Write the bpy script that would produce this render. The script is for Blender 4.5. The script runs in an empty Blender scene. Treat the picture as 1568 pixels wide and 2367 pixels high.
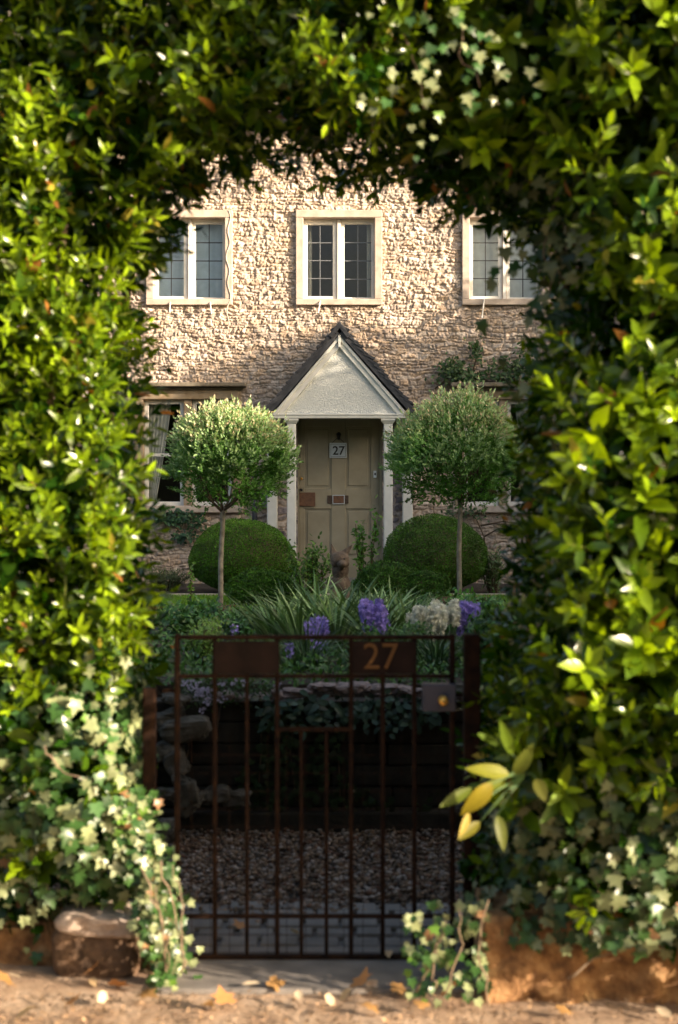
import bpy, bmesh, math, random
import numpy as np
from mathutils import Vector, Matrix

random.seed(7)
rng = np.random.default_rng(7)
scene = bpy.context.scene
COL = scene.collection
R = math.radians

# ------------------------------------------------------------------ camera
CAM_Z = 1.55
cam_d = bpy.data.cameras.new("camera")
cam = bpy.data.objects.new("camera", cam_d)
COL.objects.link(cam)
cam.location = (0, 0, CAM_Z)
cam.rotation_euler = (R(90), 0, 0)
cam_d.sensor_fit = 'HORIZONTAL'
cam_d.sensor_width = 24.0
cam_d.lens = 50.0
cam_d.clip_start = 0.05
cam_d.clip_end = 2000
cam_d.dof.use_dof = True
cam_d.dof.focus_distance = 15.0
cam_d.dof.aperture_fstop = 2.8
scene.camera = cam

# ------------------------------------------------------------------ light
SUN_VEC = Vector((2.1, -1.0, 0.66)).normalized()      # towards the sun
elev = math.asin(SUN_VEC.z)
azim = math.atan2(SUN_VEC.x, SUN_VEC.y)
w = bpy.data.worlds.new("World")
scene.world = w
w.use_nodes = True
nt = w.node_tree
sky = nt.nodes.new('ShaderNodeTexSky')
sky.sky_type = 'NISHITA'
sky.sun_disc = False
sky.sun_elevation = elev
sky.sun_rotation = azim
sky.air_density = 1.0
sky.dust_density = 6.0
sky.ozone_density = 0.4
bg = nt.nodes['Background']
bg.inputs['Strength'].default_value = 0.135
nt.links.new(sky.outputs[0], bg.inputs[0])
sun_d = bpy.data.lights.new("sun", 'SUN')
sun_d.energy = 5.0
sun_d.angle = R(0.5)
sun_d.color = (1.0, 0.82, 0.64)
sun = bpy.data.objects.new("sun", sun_d)
sun.rotation_euler = (-SUN_VEC).to_track_quat('-Z', 'Y').to_euler()
sun.location = (20, -10, 10)
COL.objects.link(sun)

scene.view_settings.view_transform = 'Standard'
scene.view_settings.look = 'None'
scene.view_settings.exposure = 1.45
scene.view_settings.gamma = 1.0
scene.cycles.max_bounces = 8
scene.cycles.transparent_max_bounces = 12
scene.cycles.use_denoising = True

F = 50 / 24 * 1568.0
def P(X, Y, d):
    """a photo pixel (1568 wide) at depth d -> a point in metres, for measuring"""
    return Vector(((X - 784) * d / F, d, CAM_Z + (1183.5 - Y) * d / F))

# ------------------------------------------------------------------ materials
def new_mat(name):
    m = bpy.data.materials.new(name)
    m.use_nodes = True
    t = m.node_tree
    return m, t, t.nodes['Principled BSDF'], t.nodes['Material Output']

def N(t, typ, **kw):
    n = t.nodes.new(typ)
    for k, v in kw.items():
        setattr(n, k, v)
    return n

def obj_coord(t, scale=None):
    c = N(t, 'ShaderNodeTexCoord')
    return c.outputs['Object']

def noise(t, scale, detail=4, rough=.55, vec=None):
    n = N(t, 'ShaderNodeTexNoise')
    n.inputs['Scale'].default_value = scale
    n.inputs['Detail'].default_value = detail
    n.inputs['Roughness'].default_value = rough
    t.links.new(vec if vec else obj_coord(t), n.inputs['Vector'])
    return n.outputs['Fac']

def ramp(t, fac, stops):
    r = N(t, 'ShaderNodeValToRGB')
    e = r.color_ramp.elements
    while len(e) < len(stops):
        e.new(0.5)
    for el, (p, c) in zip(e, stops):
        el.position = p
        el.color = (*c, 1)
    t.links.new(fac, r.inputs[0])
    return r.outputs[0]

def bump(t, bsdf, height, strength, dist=0.01):
    b = N(t, 'ShaderNodeBump')
    b.inputs['Strength'].default_value = strength
    b.inputs['Distance'].default_value = dist
    t.links.new(height, b.inputs['Height'])
    t.links.new(b.outputs[0], bsdf.inputs['Normal'])

def mat_noise(name, c1, c2, scale=20, rough=.7, bstr=.3, bdist=.005, detail=5, metal=0, bscale=None, c3=None):
    m, t, b, o = new_mat(name)
    f = noise(t, scale, detail)
    stops = [(.32, c1), (.68, c2)] if c3 is None else [(.28, c1), (.5, c2), (.72, c3)]
    t.links.new(ramp(t, f, stops), b.inputs['Base Color'])
    b.inputs['Roughness'].default_value = rough
    b.inputs['Metallic'].default_value = metal
    if bstr:
        f2 = noise(t, bscale or scale * 4, 6, .6)
        bump(t, b, f2, bstr, bdist)
    return m

def mat_leaf(name, rough=.32, trans=.35, tint=(1.25, 1.2, .45), spec=.5):
    """thin leaf: vertex colour is the leaf's own colour; part of the light passes through"""
    m, t, b, o = new_mat(name)
    a = N(t, 'ShaderNodeAttribute', attribute_name='leafcol')
    f = noise(t, 60, 2)
    mixc = N(t, 'ShaderNodeMixRGB', blend_type='MULTIPLY')
    mixc.inputs[0].default_value = .35
    t.links.new(a.outputs['Color'], mixc.inputs[1])
    t.links.new(ramp(t, f, [(.3, (.7, .7, .7)), (.7, (1.15, 1.15, 1.1))]), mixc.inputs[2])
    t.links.new(mixc.outputs[0], b.inputs['Base Color'])
    b.inputs['Roughness'].default_value = rough
    b.inputs['Specular IOR Level'].default_value = spec
    tr = N(t, 'ShaderNodeBsdfTranslucent')
    mc = N(t, 'ShaderNodeMixRGB', blend_type='MULTIPLY')
    mc.inputs[0].default_value = 1
    mc.inputs[2].default_value = (*tint, 1)
    t.links.new(mixc.outputs[0], mc.inputs[1])
    t.links.new(mc.outputs[0], tr.inputs['Color'])
    mx = N(t, 'ShaderNodeMixShader')
    mx.inputs[0].default_value = trans
    t.links.new(b.outputs[0], mx.inputs[1])
    t.links.new(tr.outputs[0], mx.inputs[2])
    t.links.new(mx.outputs[0], o.inputs['Surface'])
    return m

def mat_attr(name, rough=.85, nscale=40, nlo=.75, nhi=1.2, bstr=.4, bdist=.004, bscale=120, attr='stonecol', spec=.3):
    m, t, b, o = new_mat(name)
    a = N(t, 'ShaderNodeAttribute', attribute_name=attr)
    mixc = N(t, 'ShaderNodeMixRGB', blend_type='MULTIPLY')
    mixc.inputs[0].default_value = 1
    t.links.new(a.outputs['Color'], mixc.inputs[1])
    t.links.new(ramp(t, noise(t, nscale, 6, .65), [(.3, (nlo,) * 3), (.7, (nhi,) * 3)]), mixc.inputs[2])
    t.links.new(mixc.outputs[0], b.inputs['Base Color'])
    b.inputs['Roughness'].default_value = rough
    b.inputs['Specular IOR Level'].default_value = spec
    bump(t, b, noise(t, bscale, 6, .65), bstr, bdist)
    return m

def mat_plain(name, c, rough=.5, metal=0, spec=.5):
    m, t, b, o = new_mat(name)
    f = noise(t, 9, 5)
    lo = tuple(x * .86 for x in c); hi = tuple(min(1, x * 1.1) for x in c)
    t.links.new(ramp(t, f, [(.3, lo), (.7, hi)]), b.inputs['Base Color'])
    b.inputs['Roughness'].default_value = rough
    b.inputs['Metallic'].default_value = metal
    b.inputs['Specular IOR Level'].default_value = spec
    return m

def mat_glass():
    m, t, b, o = new_mat('window glass')
    t.nodes.remove(b)
    tr = N(t, 'ShaderNodeBsdfTransparent')
    tr.inputs[0].default_value = (.82, .86, .86, 1)
    gl = N(t, 'ShaderNodeBsdfGlossy')
    gl.inputs['Roughness'].default_value = .02
    fr = N(t, 'ShaderNodeFresnel'); fr.inputs[0].default_value = 1.6
    mx = N(t, 'ShaderNodeMixShader')
    bp = N(t, 'ShaderNodeBump')
    bp.inputs['Strength'].default_value = .25; bp.inputs['Distance'].default_value = .01
    t.links.new(noise(t, 5, 2), bp.inputs['Height'])
    t.links.new(bp.outputs[0], gl.inputs['Normal'])
    t.links.new(fr.outputs[0], mx.inputs[0])
    t.links.new(tr.outputs[0], mx.inputs[1])
    t.links.new(gl.outputs[0], mx.inputs[2])
    t.links.new(mx.outputs[0], o.inputs['Surface'])
    return m

M = {}
M['leaf_hedge'] = mat_leaf('laurel leaf', .25, .36, (1.4, 1.3, .25), .5)
M['leaf_matte'] = mat_leaf('broad laurel leaf', .5, .3, (1.4, 1.2, .35), .25)
M['leaf_ivy'] = mat_leaf('ivy leaf', .36, .16, (1.2, 1.1, .35), .42)
M['leaf_willow'] = mat_leaf('willow leaf', .5, .3, (1.1, 1.1, .7), .3)
M['leaf_box'] = mat_leaf('box leaf', .45, .22, (1.2, 1.15, .5), .3)
M['leaf_garden'] = mat_leaf('garden leaf', .42, .2, (1.1, 1.1, .6), .4)
M['petal'] = mat_leaf('petal', .6, .3, (1, 1, 1), .2)
M['twig'] = mat_noise('twig bark', (.07, .045, .025), (.17, .12, .07), 30, .85, .5)
M['trunk'] = mat_noise('willow bark', (.14, .12, .09), (.3, .27, .21), 22, .8, .5)
M['stone'] = mat_attr('rubble limestone', .9, 30, .78, 1.16, .7, .006, 90)
M['dressed'] = mat_noise('dressed limestone', (.38, .305, .24), (.55, .46, .38), 9, .85, .5, .004, bscale=70)
M['dressed_old'] = mat_noise('weathered orange limestone', (.22, .15, .085), (.36, .27, .17), 8, .85, .5, .004, bscale=70, c3=(.30, .25, .19))
M['paint'] = mat_plain('white painted timber', (.72, .70, .64), .45)
M['paint_porch'] = mat_noise('porch paint', (.60, .60, .55), (.68, .68, .63), 12, .5, .12, .003)
M['render'] = mat_noise('roughcast white render', (.56, .58, .55), (.70, .71, .67), 60, .9, 1.0, .012, bscale=55)
M['door'] = mat_noise('taupe door paint', (.28, .245, .165), (.35, .31, .215), 5, .42, .12, .003)
M['slate'] = mat_noise('dark slate', (.018, .02, .026), (.05, .052, .06), 12, .6, .6, .006)
M['roof_stone'] = mat_noise('stone roof tile', (.12, .10, .07), (.26, .22, .16), 8, .9, .7, .01)
M['lead'] = mat_plain('lead came', (.16, .17, .18), .5, .3)
M['glass'] = mat_glass()
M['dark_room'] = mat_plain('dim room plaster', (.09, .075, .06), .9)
M['curtain'] = mat_noise('pale curtain', (.5, .48, .42), (.66, .64, .58), 6, .9, .2)
M['sky_tint'] = mat_plain('blue reflected sky curtain', (.42, .54, .66), .8)  # curtain colour carries the blue sky reflected in the panes
M['sky_tint_pale'] = mat_plain('pale reflected sky curtain', (.66, .70, .70), .8)  # paler curtain colour, again standing in for sky reflected in the glass
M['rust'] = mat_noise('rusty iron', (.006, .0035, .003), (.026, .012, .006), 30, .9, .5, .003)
M['iron_plate'] = mat_noise('brown sheet iron', (.010, .006, .0045), (.022, .012, .009), 14, .75, .4, .003)
for k_ in ('rust', 'iron_plate'):
    M[k_].node_tree.nodes['Principled BSDF'].inputs['Specular IOR Level'].default_value = .12
M['gold'] = mat_plain('tarnished gold paint', (.13, .058, .012), .5, .3)
M['brass'] = mat_plain('brass', (1.0, .52, .10), .3, .55)
M['lock_blue'] = mat_plain('grey blue lock case', (.05, .052, .075), .55, .2)
M['plaque'] = mat_plain('pale enamel', (.62, .68, .72), .35)
M['black'] = mat_plain('black paint', (.012, .012, .014), .5)
M['lockwood'] = mat_noise('brown lock case', (.10, .045, .022), (.18, .085, .04), 30, .6, .3)
M['bronze'] = mat_noise('dark bronze', (.06, .04, .03), (.13, .085, .06), 30, .45, .2, metal=.5)
M['soil'] = mat_noise('garden soil', (.025, .018, .012), (.065, .048, .032), 14, .95, 1.0, .03, bscale=40)
M['lawn_base'] = mat_noise('lawn earth', (.07, .14, .015), (.11, .21, .025), 10, .9, .6, .01)
M['grass'] = mat_leaf('grass blade', .5, .35, (1.2, 1.15, .5), .3)
M['concrete'] = mat_noise('grey concrete', (.13, .115, .10), (.23, .205, .18), 7, .85, .5, .006, bscale=90)
M['pavement'] = mat_noise('dusty tan dappled shade pavement', (.20, .12, .07), (.37, .255, .165), 5, .9, .9, .012, detail=8, bscale=60, c3=(.50, .37, .26))  # dirt tones, with dappled shade put into the colour range
M['asphalt'] = mat_noise('asphalt', (.04, .04, .04), (.065, .062, .06), 30, .9, .6, .005)
M['gravel'] = mat_attr('gravel pebble', .85, 30, .8, 1.2, .3, .003, 200)
M['rock'] = mat_noise('garden rock', (.02, .018, .012), (.085, .075, .055), 9, .9, .8, .015, bscale=30, c3=(.15, .135, .11))
M['kerb_lit'] = mat_noise('lit top kerb stone', (.30, .21, .15), (.58, .48, .39), 12, .9, .8, .012, bscale=40)  # top of the kerb block, sunlight put into the colour
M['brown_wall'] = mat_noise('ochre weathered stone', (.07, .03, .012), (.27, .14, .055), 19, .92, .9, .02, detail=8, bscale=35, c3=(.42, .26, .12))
M['kerb_shaded'] = mat_noise('shaded kerb stone face', (.05, .028, .014), (.17, .10, .055), 16, .95, .9, .02, detail=8, bscale=40)  # face of the kerb block, shade put into the colour
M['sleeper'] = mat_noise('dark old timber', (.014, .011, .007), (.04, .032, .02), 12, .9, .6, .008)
M['log'] = mat_noise('log edging', (.07, .04, .02), (.16, .10, .055), 25, .9, .6, .006)
M['statue'] = mat_noise('weathered carved stone', (.03, .021, .014), (.11, .08, .055), 11, .9, .9, .012, bscale=45, c3=(.19, .145, .105))
M['dry_leaf'] = mat_leaf('dry leaf', .6, .15, (1.1, 1, .7), .3)

# ------------------------------------------------------------------ helpers
def tag(o, label=None, cat=None, group=None, kind=None):
    if label: o['label'] = label
    if cat: o['category'] = cat
    if group: o['group'] = group
    if kind: o['kind'] = kind
    return o

def empty(name, loc=(0, 0, 0)):
    o = bpy.data.objects.new(name, None)
    o.empty_display_size = .1
    COL.objects.link(o)
    o.location = loc
    return o

def thing(name, label, cat, loc=(0, 0, 0), group=None):
    return tag(empty(name, loc), label, cat, group)

def copy_tree(o, parent=None):
    c = o.copy(); COL.objects.link(c); c.parent = parent
    for ch in list(o.children):
        copy_tree(ch, c)
    return c

class MB:
    def __init__(s):
        s.v = []; s.f = []
    def add(s, vs, fs):
        b = len(s.v); s.v += [tuple(v) for v in vs]; s.f += [tuple(i + b for i in f) for f in fs]
        return s
    def box(s, x0, x1, y0, y1, z0, z1):
        vs = [(x, y, z) for x in (x0, x1) for y in (y0, y1) for z in (z0, z1)]
        return s.add(vs, [(0, 1, 3, 2), (4, 6, 7, 5), (0, 4, 5, 1), (2, 3, 7, 6), (0, 2, 6, 4), (1, 5, 7, 3)])
    def prism(s, pts, y0, y1):
        """polygon in x,z extruded along y"""
        n = len(pts)
        vs = [(x, y0, z) for x, z in pts] + [(x, y1, z) for x, z in pts]
        fs = [tuple(range(n)), tuple(range(2 * n - 1, n - 1, -1))]
        fs += [(i, i + n, (i + 1) % n + n, (i + 1) % n) for i in range(n)]
        return s.add(vs, fs)
    def tube(s, pts, rad, k=7, cap=True):
        pts = [Vector(p) for p in pts]
        n = len(pts)
        rads = rad if hasattr(rad, '__len__') else [rad] * n
        rings = []
        for i, p in enumerate(pts):
            d = (pts[min(i + 1, n - 1)] - pts[max(i - 1, 0)]).normalized()
            a = d.orthogonal().normalized() if i == 0 else (prev - d * prev.dot(d)).normalized()
            prev = a
            b = d.cross(a)
            rings.append([p + (a * math.cos(2 * math.pi * j / k) + b * math.sin(2 * math.pi * j / k)) * rads[i] for j in range(k)])
        vs = [v for r in rings for v in r]
        fs = []
        for i in range(n - 1):
            for j in range(k):
                fs.append((i * k + j, i * k + (j + 1) % k, (i + 1) * k + (j + 1) % k, (i + 1) * k + j))
        if cap:
            fs.append(tuple(range(k - 1, -1, -1))); fs.append(tuple((n - 1) * k + j for j in range(k)))
        return s.add(vs, fs)
    def build(s, name, mat, parent=None, smooth=False, bevel=0, seg=2):
        me = bpy.data.meshes.new(name)
        me.from_pydata(s.v, [], s.f)
        bm = bmesh.new(); bm.from_mesh(me)
        bmesh.ops.recalc_face_normals(bm, faces=bm.faces)
        bm.to_mesh(me); bm.free()
        me.materials.append(mat)
        if smooth:
            me.shade_smooth()
        o = bpy.data.objects.new(name, me)
        COL.objects.link(o)
        if parent:
            o.parent = parent
            o.location = -Vector(parent_world(parent))
        if bevel:
            bv = o.modifiers.new('edge', 'BEVEL'); bv.width = bevel; bv.segments = seg; bv.limit_method = 'ANGLE'
        return o

def parent_world(p):
    v = Vector((0, 0, 0))
    while p:
        v += p.location; p = p.parent
    return v

def mesh_np(name, V, faces_flat, loop_tot, mat, parent=None, col=None, attr='leafcol', smooth=False):
    me = bpy.data.meshes.new(name)
    nv = len(V); nl = len(faces_flat); nf = len(loop_tot)
    me.vertices.add(nv)
    me.vertices.foreach_set('co', np.ascontiguousarray(V, np.float32).ravel())
    me.loops.add(nl)
    me.loops.foreach_set('vertex_index', np.ascontiguousarray(faces_flat, np.int32))
    me.polygons.add(nf)
    ls = np.zeros(nf, np.int32); ls[1:] = np.cumsum(loop_tot)[:-1]
    me.polygons.foreach_set('loop_start', ls)
    me.polygons.foreach_set('loop_total', np.ascontiguousarray(loop_tot, np.int32))
    me.update(calc_edges=True)
    if col is not None:
        a = me.color_attributes.new(attr, 'FLOAT_COLOR', 'POINT')
        c = np.ones((nv, 4), np.float32); c[:, :3] = col
        a.data.foreach_set('color', c.ravel())
    if smooth:
        me.polygons.foreach_set('use_smooth', np.ones(nf, bool))
    me.materials.append(mat)
    o = bpy.data.objects.new(name, me)
    COL.objects.link(o)
    if parent:
        o.parent = parent
        o.location = -parent_world(parent)
    return o

# leaf templates: x across, y along, z up off the surface
T_LEAF = (np.array([(0, 0, 0), (0, .36, .0), (0, .72, .0), (0, 1, 0), (-.42, .26, .10), (-.46, .62, .10), (.42, .26, .10), (.46, .62, .10)], float),
          [(0, 1, 4), (1, 2, 5, 4), (2, 3, 5), (0, 6, 1), (1, 6, 7, 2), (2, 7, 3)])
T_SMALL = (np.array([(0, 0, 0), (-.5, .45, .08), (0, 1, 0), (.5, .45, .08), (0, .45, 0)], float), [(0, 4, 2, 1), (0, 3, 2, 4)])
iv = [(0, 0), (.28, -.10), (.55, .05), (.36, .28), (.62, .52), (.26, .56), (0, 1.0), (-.26, .56), (-.62, .52), (-.36, .28), (-.55, .05), (-.28, -.10)]
T_IVY = (np.array([(0, .33, 0)] + [(x, y, .04 * (abs(x) > .3) - .05 * (y > .9)) for x, y in iv], float), [(0, i + 1, (i + 1) % 12 + 1) for i in range(12)])
T_STAR = (np.array([(0, 0, .0)] + [(math.sin(a) * r, math.cos(a) * r, .12 * (r > .5)) for a, r in [(k * math.pi / 5, (1.0 if k % 2 == 0 else .42)) for k in range(10)]], float),
          [(0, i + 1, (i + 1) % 10 + 1) for i in range(10)])

def big_leaf():
    v = []; f = []
    m = 9
    for j in range(m + 1):
        t_ = j / m; hw_ = .5 * (math.sin(math.pi * t_ ** .8) ** .75 if 0 < j < m else 0.01)
        for q in (-1, -.5, 0, .5, 1):
            v.append((q * hw_, t_, .16 * abs(q) * hw_ * 2 * .6))
    for j in range(m):
        for q in range(4):
            a = j * 5 + q; f.append((a, a + 1, a + 6, a + 5))
    return np.array(v), f
T_BIG = big_leaf()

def norm(a):
    return a / np.maximum(np.linalg.norm(a, axis=-1, keepdims=True), 1e-9)

def leaves(name, T, O, D, Nn, L, W, col, mat, parent=None, curl=.15, tipcol=None, smooth=False):
    """O origins, D growth directions, Nn facing hints, L length, W width, col (n,3)"""
    tv, tf = T
    n = len(O)
    D = norm(D)
    X = norm(np.cross(D, Nn)); Z = np.cross(X, D)
    L = np.broadcast_to(L, n)[:, None, None]; W = np.broadcast_to(W, n)[:, None, None]
    c = rng.normal(curl, abs(curl) * .8 + .02, n)[:, None, None]
    k = len(tv)
    tx = tv[None, :, 0:1]; ty = tv[None, :, 1:2]; tz = tv[None, :, 2:3]
    V = O[:, None, :] + tx * W * X[:, None, :] + ty * L * D[:, None, :] + (tz * W - c * ty * ty * L) * Z[:, None, :]
    flat = np.concatenate([np.array(f) for f in tf])
    tot = np.array([len(f) for f in tf])
    FF = (flat[None, :] + (np.arange(n) * k)[:, None]).ravel()
    TT = np.tile(tot, n)
    C = np.repeat(col, k, axis=0)
    return mesh_np(name, V.reshape(-1, 3), FF, TT, mat, parent, C, 'leafcol', smooth)

def rand_dir(n):
    return norm(rng.normal(size=(n, 3)))

def lat_noise(shape, cell, seed=0):
    """smooth value noise on a 2D grid, about one bump per `cell` samples"""
    r = np.random.default_rng(seed)
    h, wd = shape
    gh, gw = int(h / cell) + 3, int(wd / cell) + 3
    g = r.random((gh, gw))
    y = np.arange(h) / cell; x = np.arange(wd) / cell
    yi = y.astype(int); xi = x.astype(int)
    fy = y - yi; fx = x - xi
    fy = fy * fy * (3 - 2 * fy); fx = fx * fx * (3 - 2 * fx)
    a = g[yi][:, xi] * (1 - fx) + g[yi][:, xi + 1] * fx
    b = g[yi + 1][:, xi] * (1 - fx) + g[yi + 1][:, xi + 1] * fx
    return a * (1 - fy)[:, None] + b * fy[:, None]

def vnoise3(p, s, seed=0):
    """cheap smooth 3D noise from sines, about -1..1"""
    r = np.random.default_rng(seed)
    o = np.zeros(len(p))
    for k in range(6):
        d = r.normal(size=3) * s
        o += np.sin(p @ d + r.random() * 6.28)
    return o / 3.0

def rock(name, c, size, mat, parent=None, seed=0, sub=3, rough=.18, rot=0, flat=False, pw=.62):
    bm = bmesh.new()
    bmesh.ops.create_icosphere(bm, subdivisions=sub, radius=1)
    vs = np.array([v.co[:] for v in bm.verts])
    # push towards a rounded block, then roughen
    vs = np.sign(vs) * np.abs(vs) ** pw
    n = vnoise3(vs, 1.6, seed) * rough + vnoise3(vs, 4.5, seed + 1) * rough * .45 + vnoise3(vs, 12, seed + 2) * rough * .2
    vs = vs * (1 + n[:, None])
    vs = vs * np.array(size) * .5
    ca, sa = math.cos(rot), math.sin(rot)
    vs = np.stack([vs[:, 0] * ca - vs[:, 2] * sa, vs[:, 1], vs[:, 0] * sa + vs[:, 2] * ca], 1)
    for v, p in zip(bm.verts, vs):
        v.co = Vector(p)
    me = bpy.data.meshes.new(name); bm.to_mesh(me); bm.free()
    me.materials.append(mat)
    if not flat: me.shade_smooth()
    o = bpy.data.objects.new(name, me); COL.objects.link(o)
    o.location = Vector(c)
    if parent:
        o.parent = parent; o.location = Vector(c) - parent_world(parent)
    return o

# ------------------------------------------------------------------ ground
GZ = .68          # garden level behind the retaining wall
HY = 17.2         # cottage wall plane
def sheet(name, x0, x1, y0, y1, z, mat, th=None, bev=0):
    mb = MB()
    if th: mb.box(x0, x1, y0, y1, z - th, z)
    else: mb.add([(x0, y0, z), (x1, y0, z), (x1, y1, z), (x0, y1, z)], [(0, 1, 2, 3)])
    o = mb.build(name, mat, bevel=bev)
    tag(o, kind='structure')
    return o

mb = MB()
g = [(-600, -600, -.03), (600, -600, -.03), (600, 7.0, -.03), (-600, 7.0, -.03), (600, 7.12, GZ), (-600, 7.12, GZ), (600, 900, GZ), (-600, 900, GZ)]
mb.add(g, [(0, 1, 2, 3), (3, 2, 4, 5), (5, 4, 6, 7)])
tag(mb.build('ground', M['soil']), kind='structure')
tag(sheet('road', -60, 60, -9, -2.0, -.02, M['asphalt']), kind='structure')
tag(sheet('kerb', -60, 60, -2.0, -1.88, .005, M['concrete'], .12, .01), kind='structure')
# pavement: a gently uneven sheet
nx, ny = 161, 121
xs = np.linspace(-4, 4, nx); ys = np.linspace(-1.86, 4.98, ny)
hz = (lat_noise((ny, nx), 9, 3) - .5) * .016 + (lat_noise((ny, nx), 3, 4) - .5) * .008
hz = hz * np.clip((4.52 - ys) / .25, 0, 1)[:, None] - .004
XX, YY = np.meshgrid(xs, ys)
V = np.stack([XX, YY, hz - .004], -1).reshape(-1, 3)
idx = np.arange(nx * ny).reshape(ny, nx)
Fq = np.stack([idx[:-1, :-1], idx[:-1, 1:], idx[1:, 1:], idx[1:, :-1]], -1).reshape(-1, 4)
o = mesh_np('pavement', V, Fq.ravel(), np.full(len(Fq), 4), M['pavement'], smooth=True)
tag(o, kind='structure')

# concrete threshold under the gate, then the garden path slabs
mb = MB().prism([(-.62, -.03), (.52, -.03), (.50, .009), (-.60, .009)], 4.56, 5.02)
tag(mb.build('threshold_slab', M['concrete'], bevel=.01), 'long grey concrete slab under the gate at the pavement edge', 'doorstep')
mb = MB().box(-.75, .75, 5.02, 5.62, -.05, -.012)
rs = random.Random(2)
for i_ in range(10):
    for j_ in range(5):
        x_ = -.72 + i_ * .146 + (.05 if j_ % 2 else 0); y_ = 5.03 + j_ * .112
        mb.box(x_ + rs.uniform(0, .01), x_ + .134, y_ + rs.uniform(0, .008), y_ + .102, -.012, rs.uniform(.004, .014))
tag(mb.build('path', M['concrete'], bevel=.006), kind='structure')

# gravel: a base sheet and several thousand loose stones
tag(sheet('gravel_base', -3.5, 3.5, 5.62, 7.0, -.012, M['soil']), kind='structure')
n = 15000
gx = rng.uniform(-1.25, 1.25, n); gy = rng.uniform(5.3, 6.98, n)
keep = (gy > 5.5 + .12 * np.sin(gx * 7) + rng.normal(0, .07, n))
gx, gy = gx[keep], gy[keep]; n = len(gx)
bm = bmesh.new(); bmesh.ops.create_icosphere(bm, subdivisions=1, radius=1)
iv_ = np.array([v.co[:] for v in bm.verts]); if_ = np.array([[v.index for v in f.verts] for f in bm.faces]); bm.free()
sc = rng.uniform(.006, .015, n)[:, None, None] * rng.uniform(.5, 1.25, (n, 1, 3)) * np.array([1, 1, .7])
jit = 1 + rng.normal(0, .14, (n, 12, 1))
ang = rng.uniform(0, 6.28, n)
B = iv_[None] * jit * sc
ca, sa = np.cos(ang)[:, None], np.sin(ang)[:, None]
B = np.stack([B[..., 0] * ca - B[..., 1] * sa, B[..., 0] * sa + B[..., 1] * ca, B[..., 2]], -1)
V = B + np.stack([gx, gy, rng.uniform(-.004, .018, n)], -1)[:, None, :]
tone = rng.random(n)
pc = np.where(tone[:, None] < .55, np.array([.23, .155, .10]), np.where(tone[:, None] < .85, np.array([.36, .29, .24]), np.array([.15, .075, .045])))
pc = pc * rng.uniform(.5, 1.3, (n, 1))
FF = (if_.ravel()[None] + (np.arange(n) * 12)[:, None]).ravel()
o = mesh_np('gravel', V.reshape(-1, 3), FF, np.full(n * len(if_), 3), M['gravel'], col=np.repeat(pc, 12, 0), attr='stonecol')
tag(o, kind='stuff')

# lawn
tag(sheet('lawn', -3.2, 3.2, 12.2, 14.5, GZ + .006, M['lawn_base']), kind='structure')
n = 26000
O = np.stack([rng.uniform(-2.5, 2.5, n), rng.uniform(12.2, 14.5, n), np.full(n, GZ + .004)], -1)
k = (np.abs(O[:, 0]) > .55)
O = O[k]; n = len(O)
D = norm(np.stack([rng.normal(0, .35, n), rng.normal(0, .35, n), np.ones(n)], -1))
c = np.array([.16, .32, .03]) * rng.uniform(.6, 1.3, (n, 1))
tag(leaves('grass', T_SMALL, O, D, rand_dir(n), rng.uniform(.02, .045, n), .006, c, M['grass']), kind='stuff')

# ------------------------------------------------------------------ cottage
house = thing('stone_cottage', 'pale rubble limestone cottage with leaded upper windows and gabled porch', 'house', (0, HY, GZ))

UP = [(-1.82, 1.05), (0.0, 1.05), (2.02, 1.05)]         # upper windows: centre x, outer width
def zpx(Y): return CAM_Z + (1183.5 - Y) / (F / HY)
def xpx(X): return (X - 784) / (F / HY)
z_up0, z_up1 = zpx(706), zpx(487)
z_lo0, z_lo1 = zpx(1185), zpx(903)
holes = [(cx - w_ / 2 + .01, cx + w_ / 2 - .01, z_up0 + .01, z_up1 - .01) for cx, w_ in UP]
holes += [(xpx(312) + .01, xpx(557) - .01, z_lo0 + .01, z_lo1 - .01), (xpx(1052) + .01, xpx(1275) - .01, z_lo0 + .01, z_lo1 - .01)]
door_x0, door_x1, door_z0, door_z1 = xpx(686), xpx(884), GZ + .02, zpx(962)
holes += [(door_x0 + .0, door_x1, GZ - 1, door_z1)]

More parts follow.
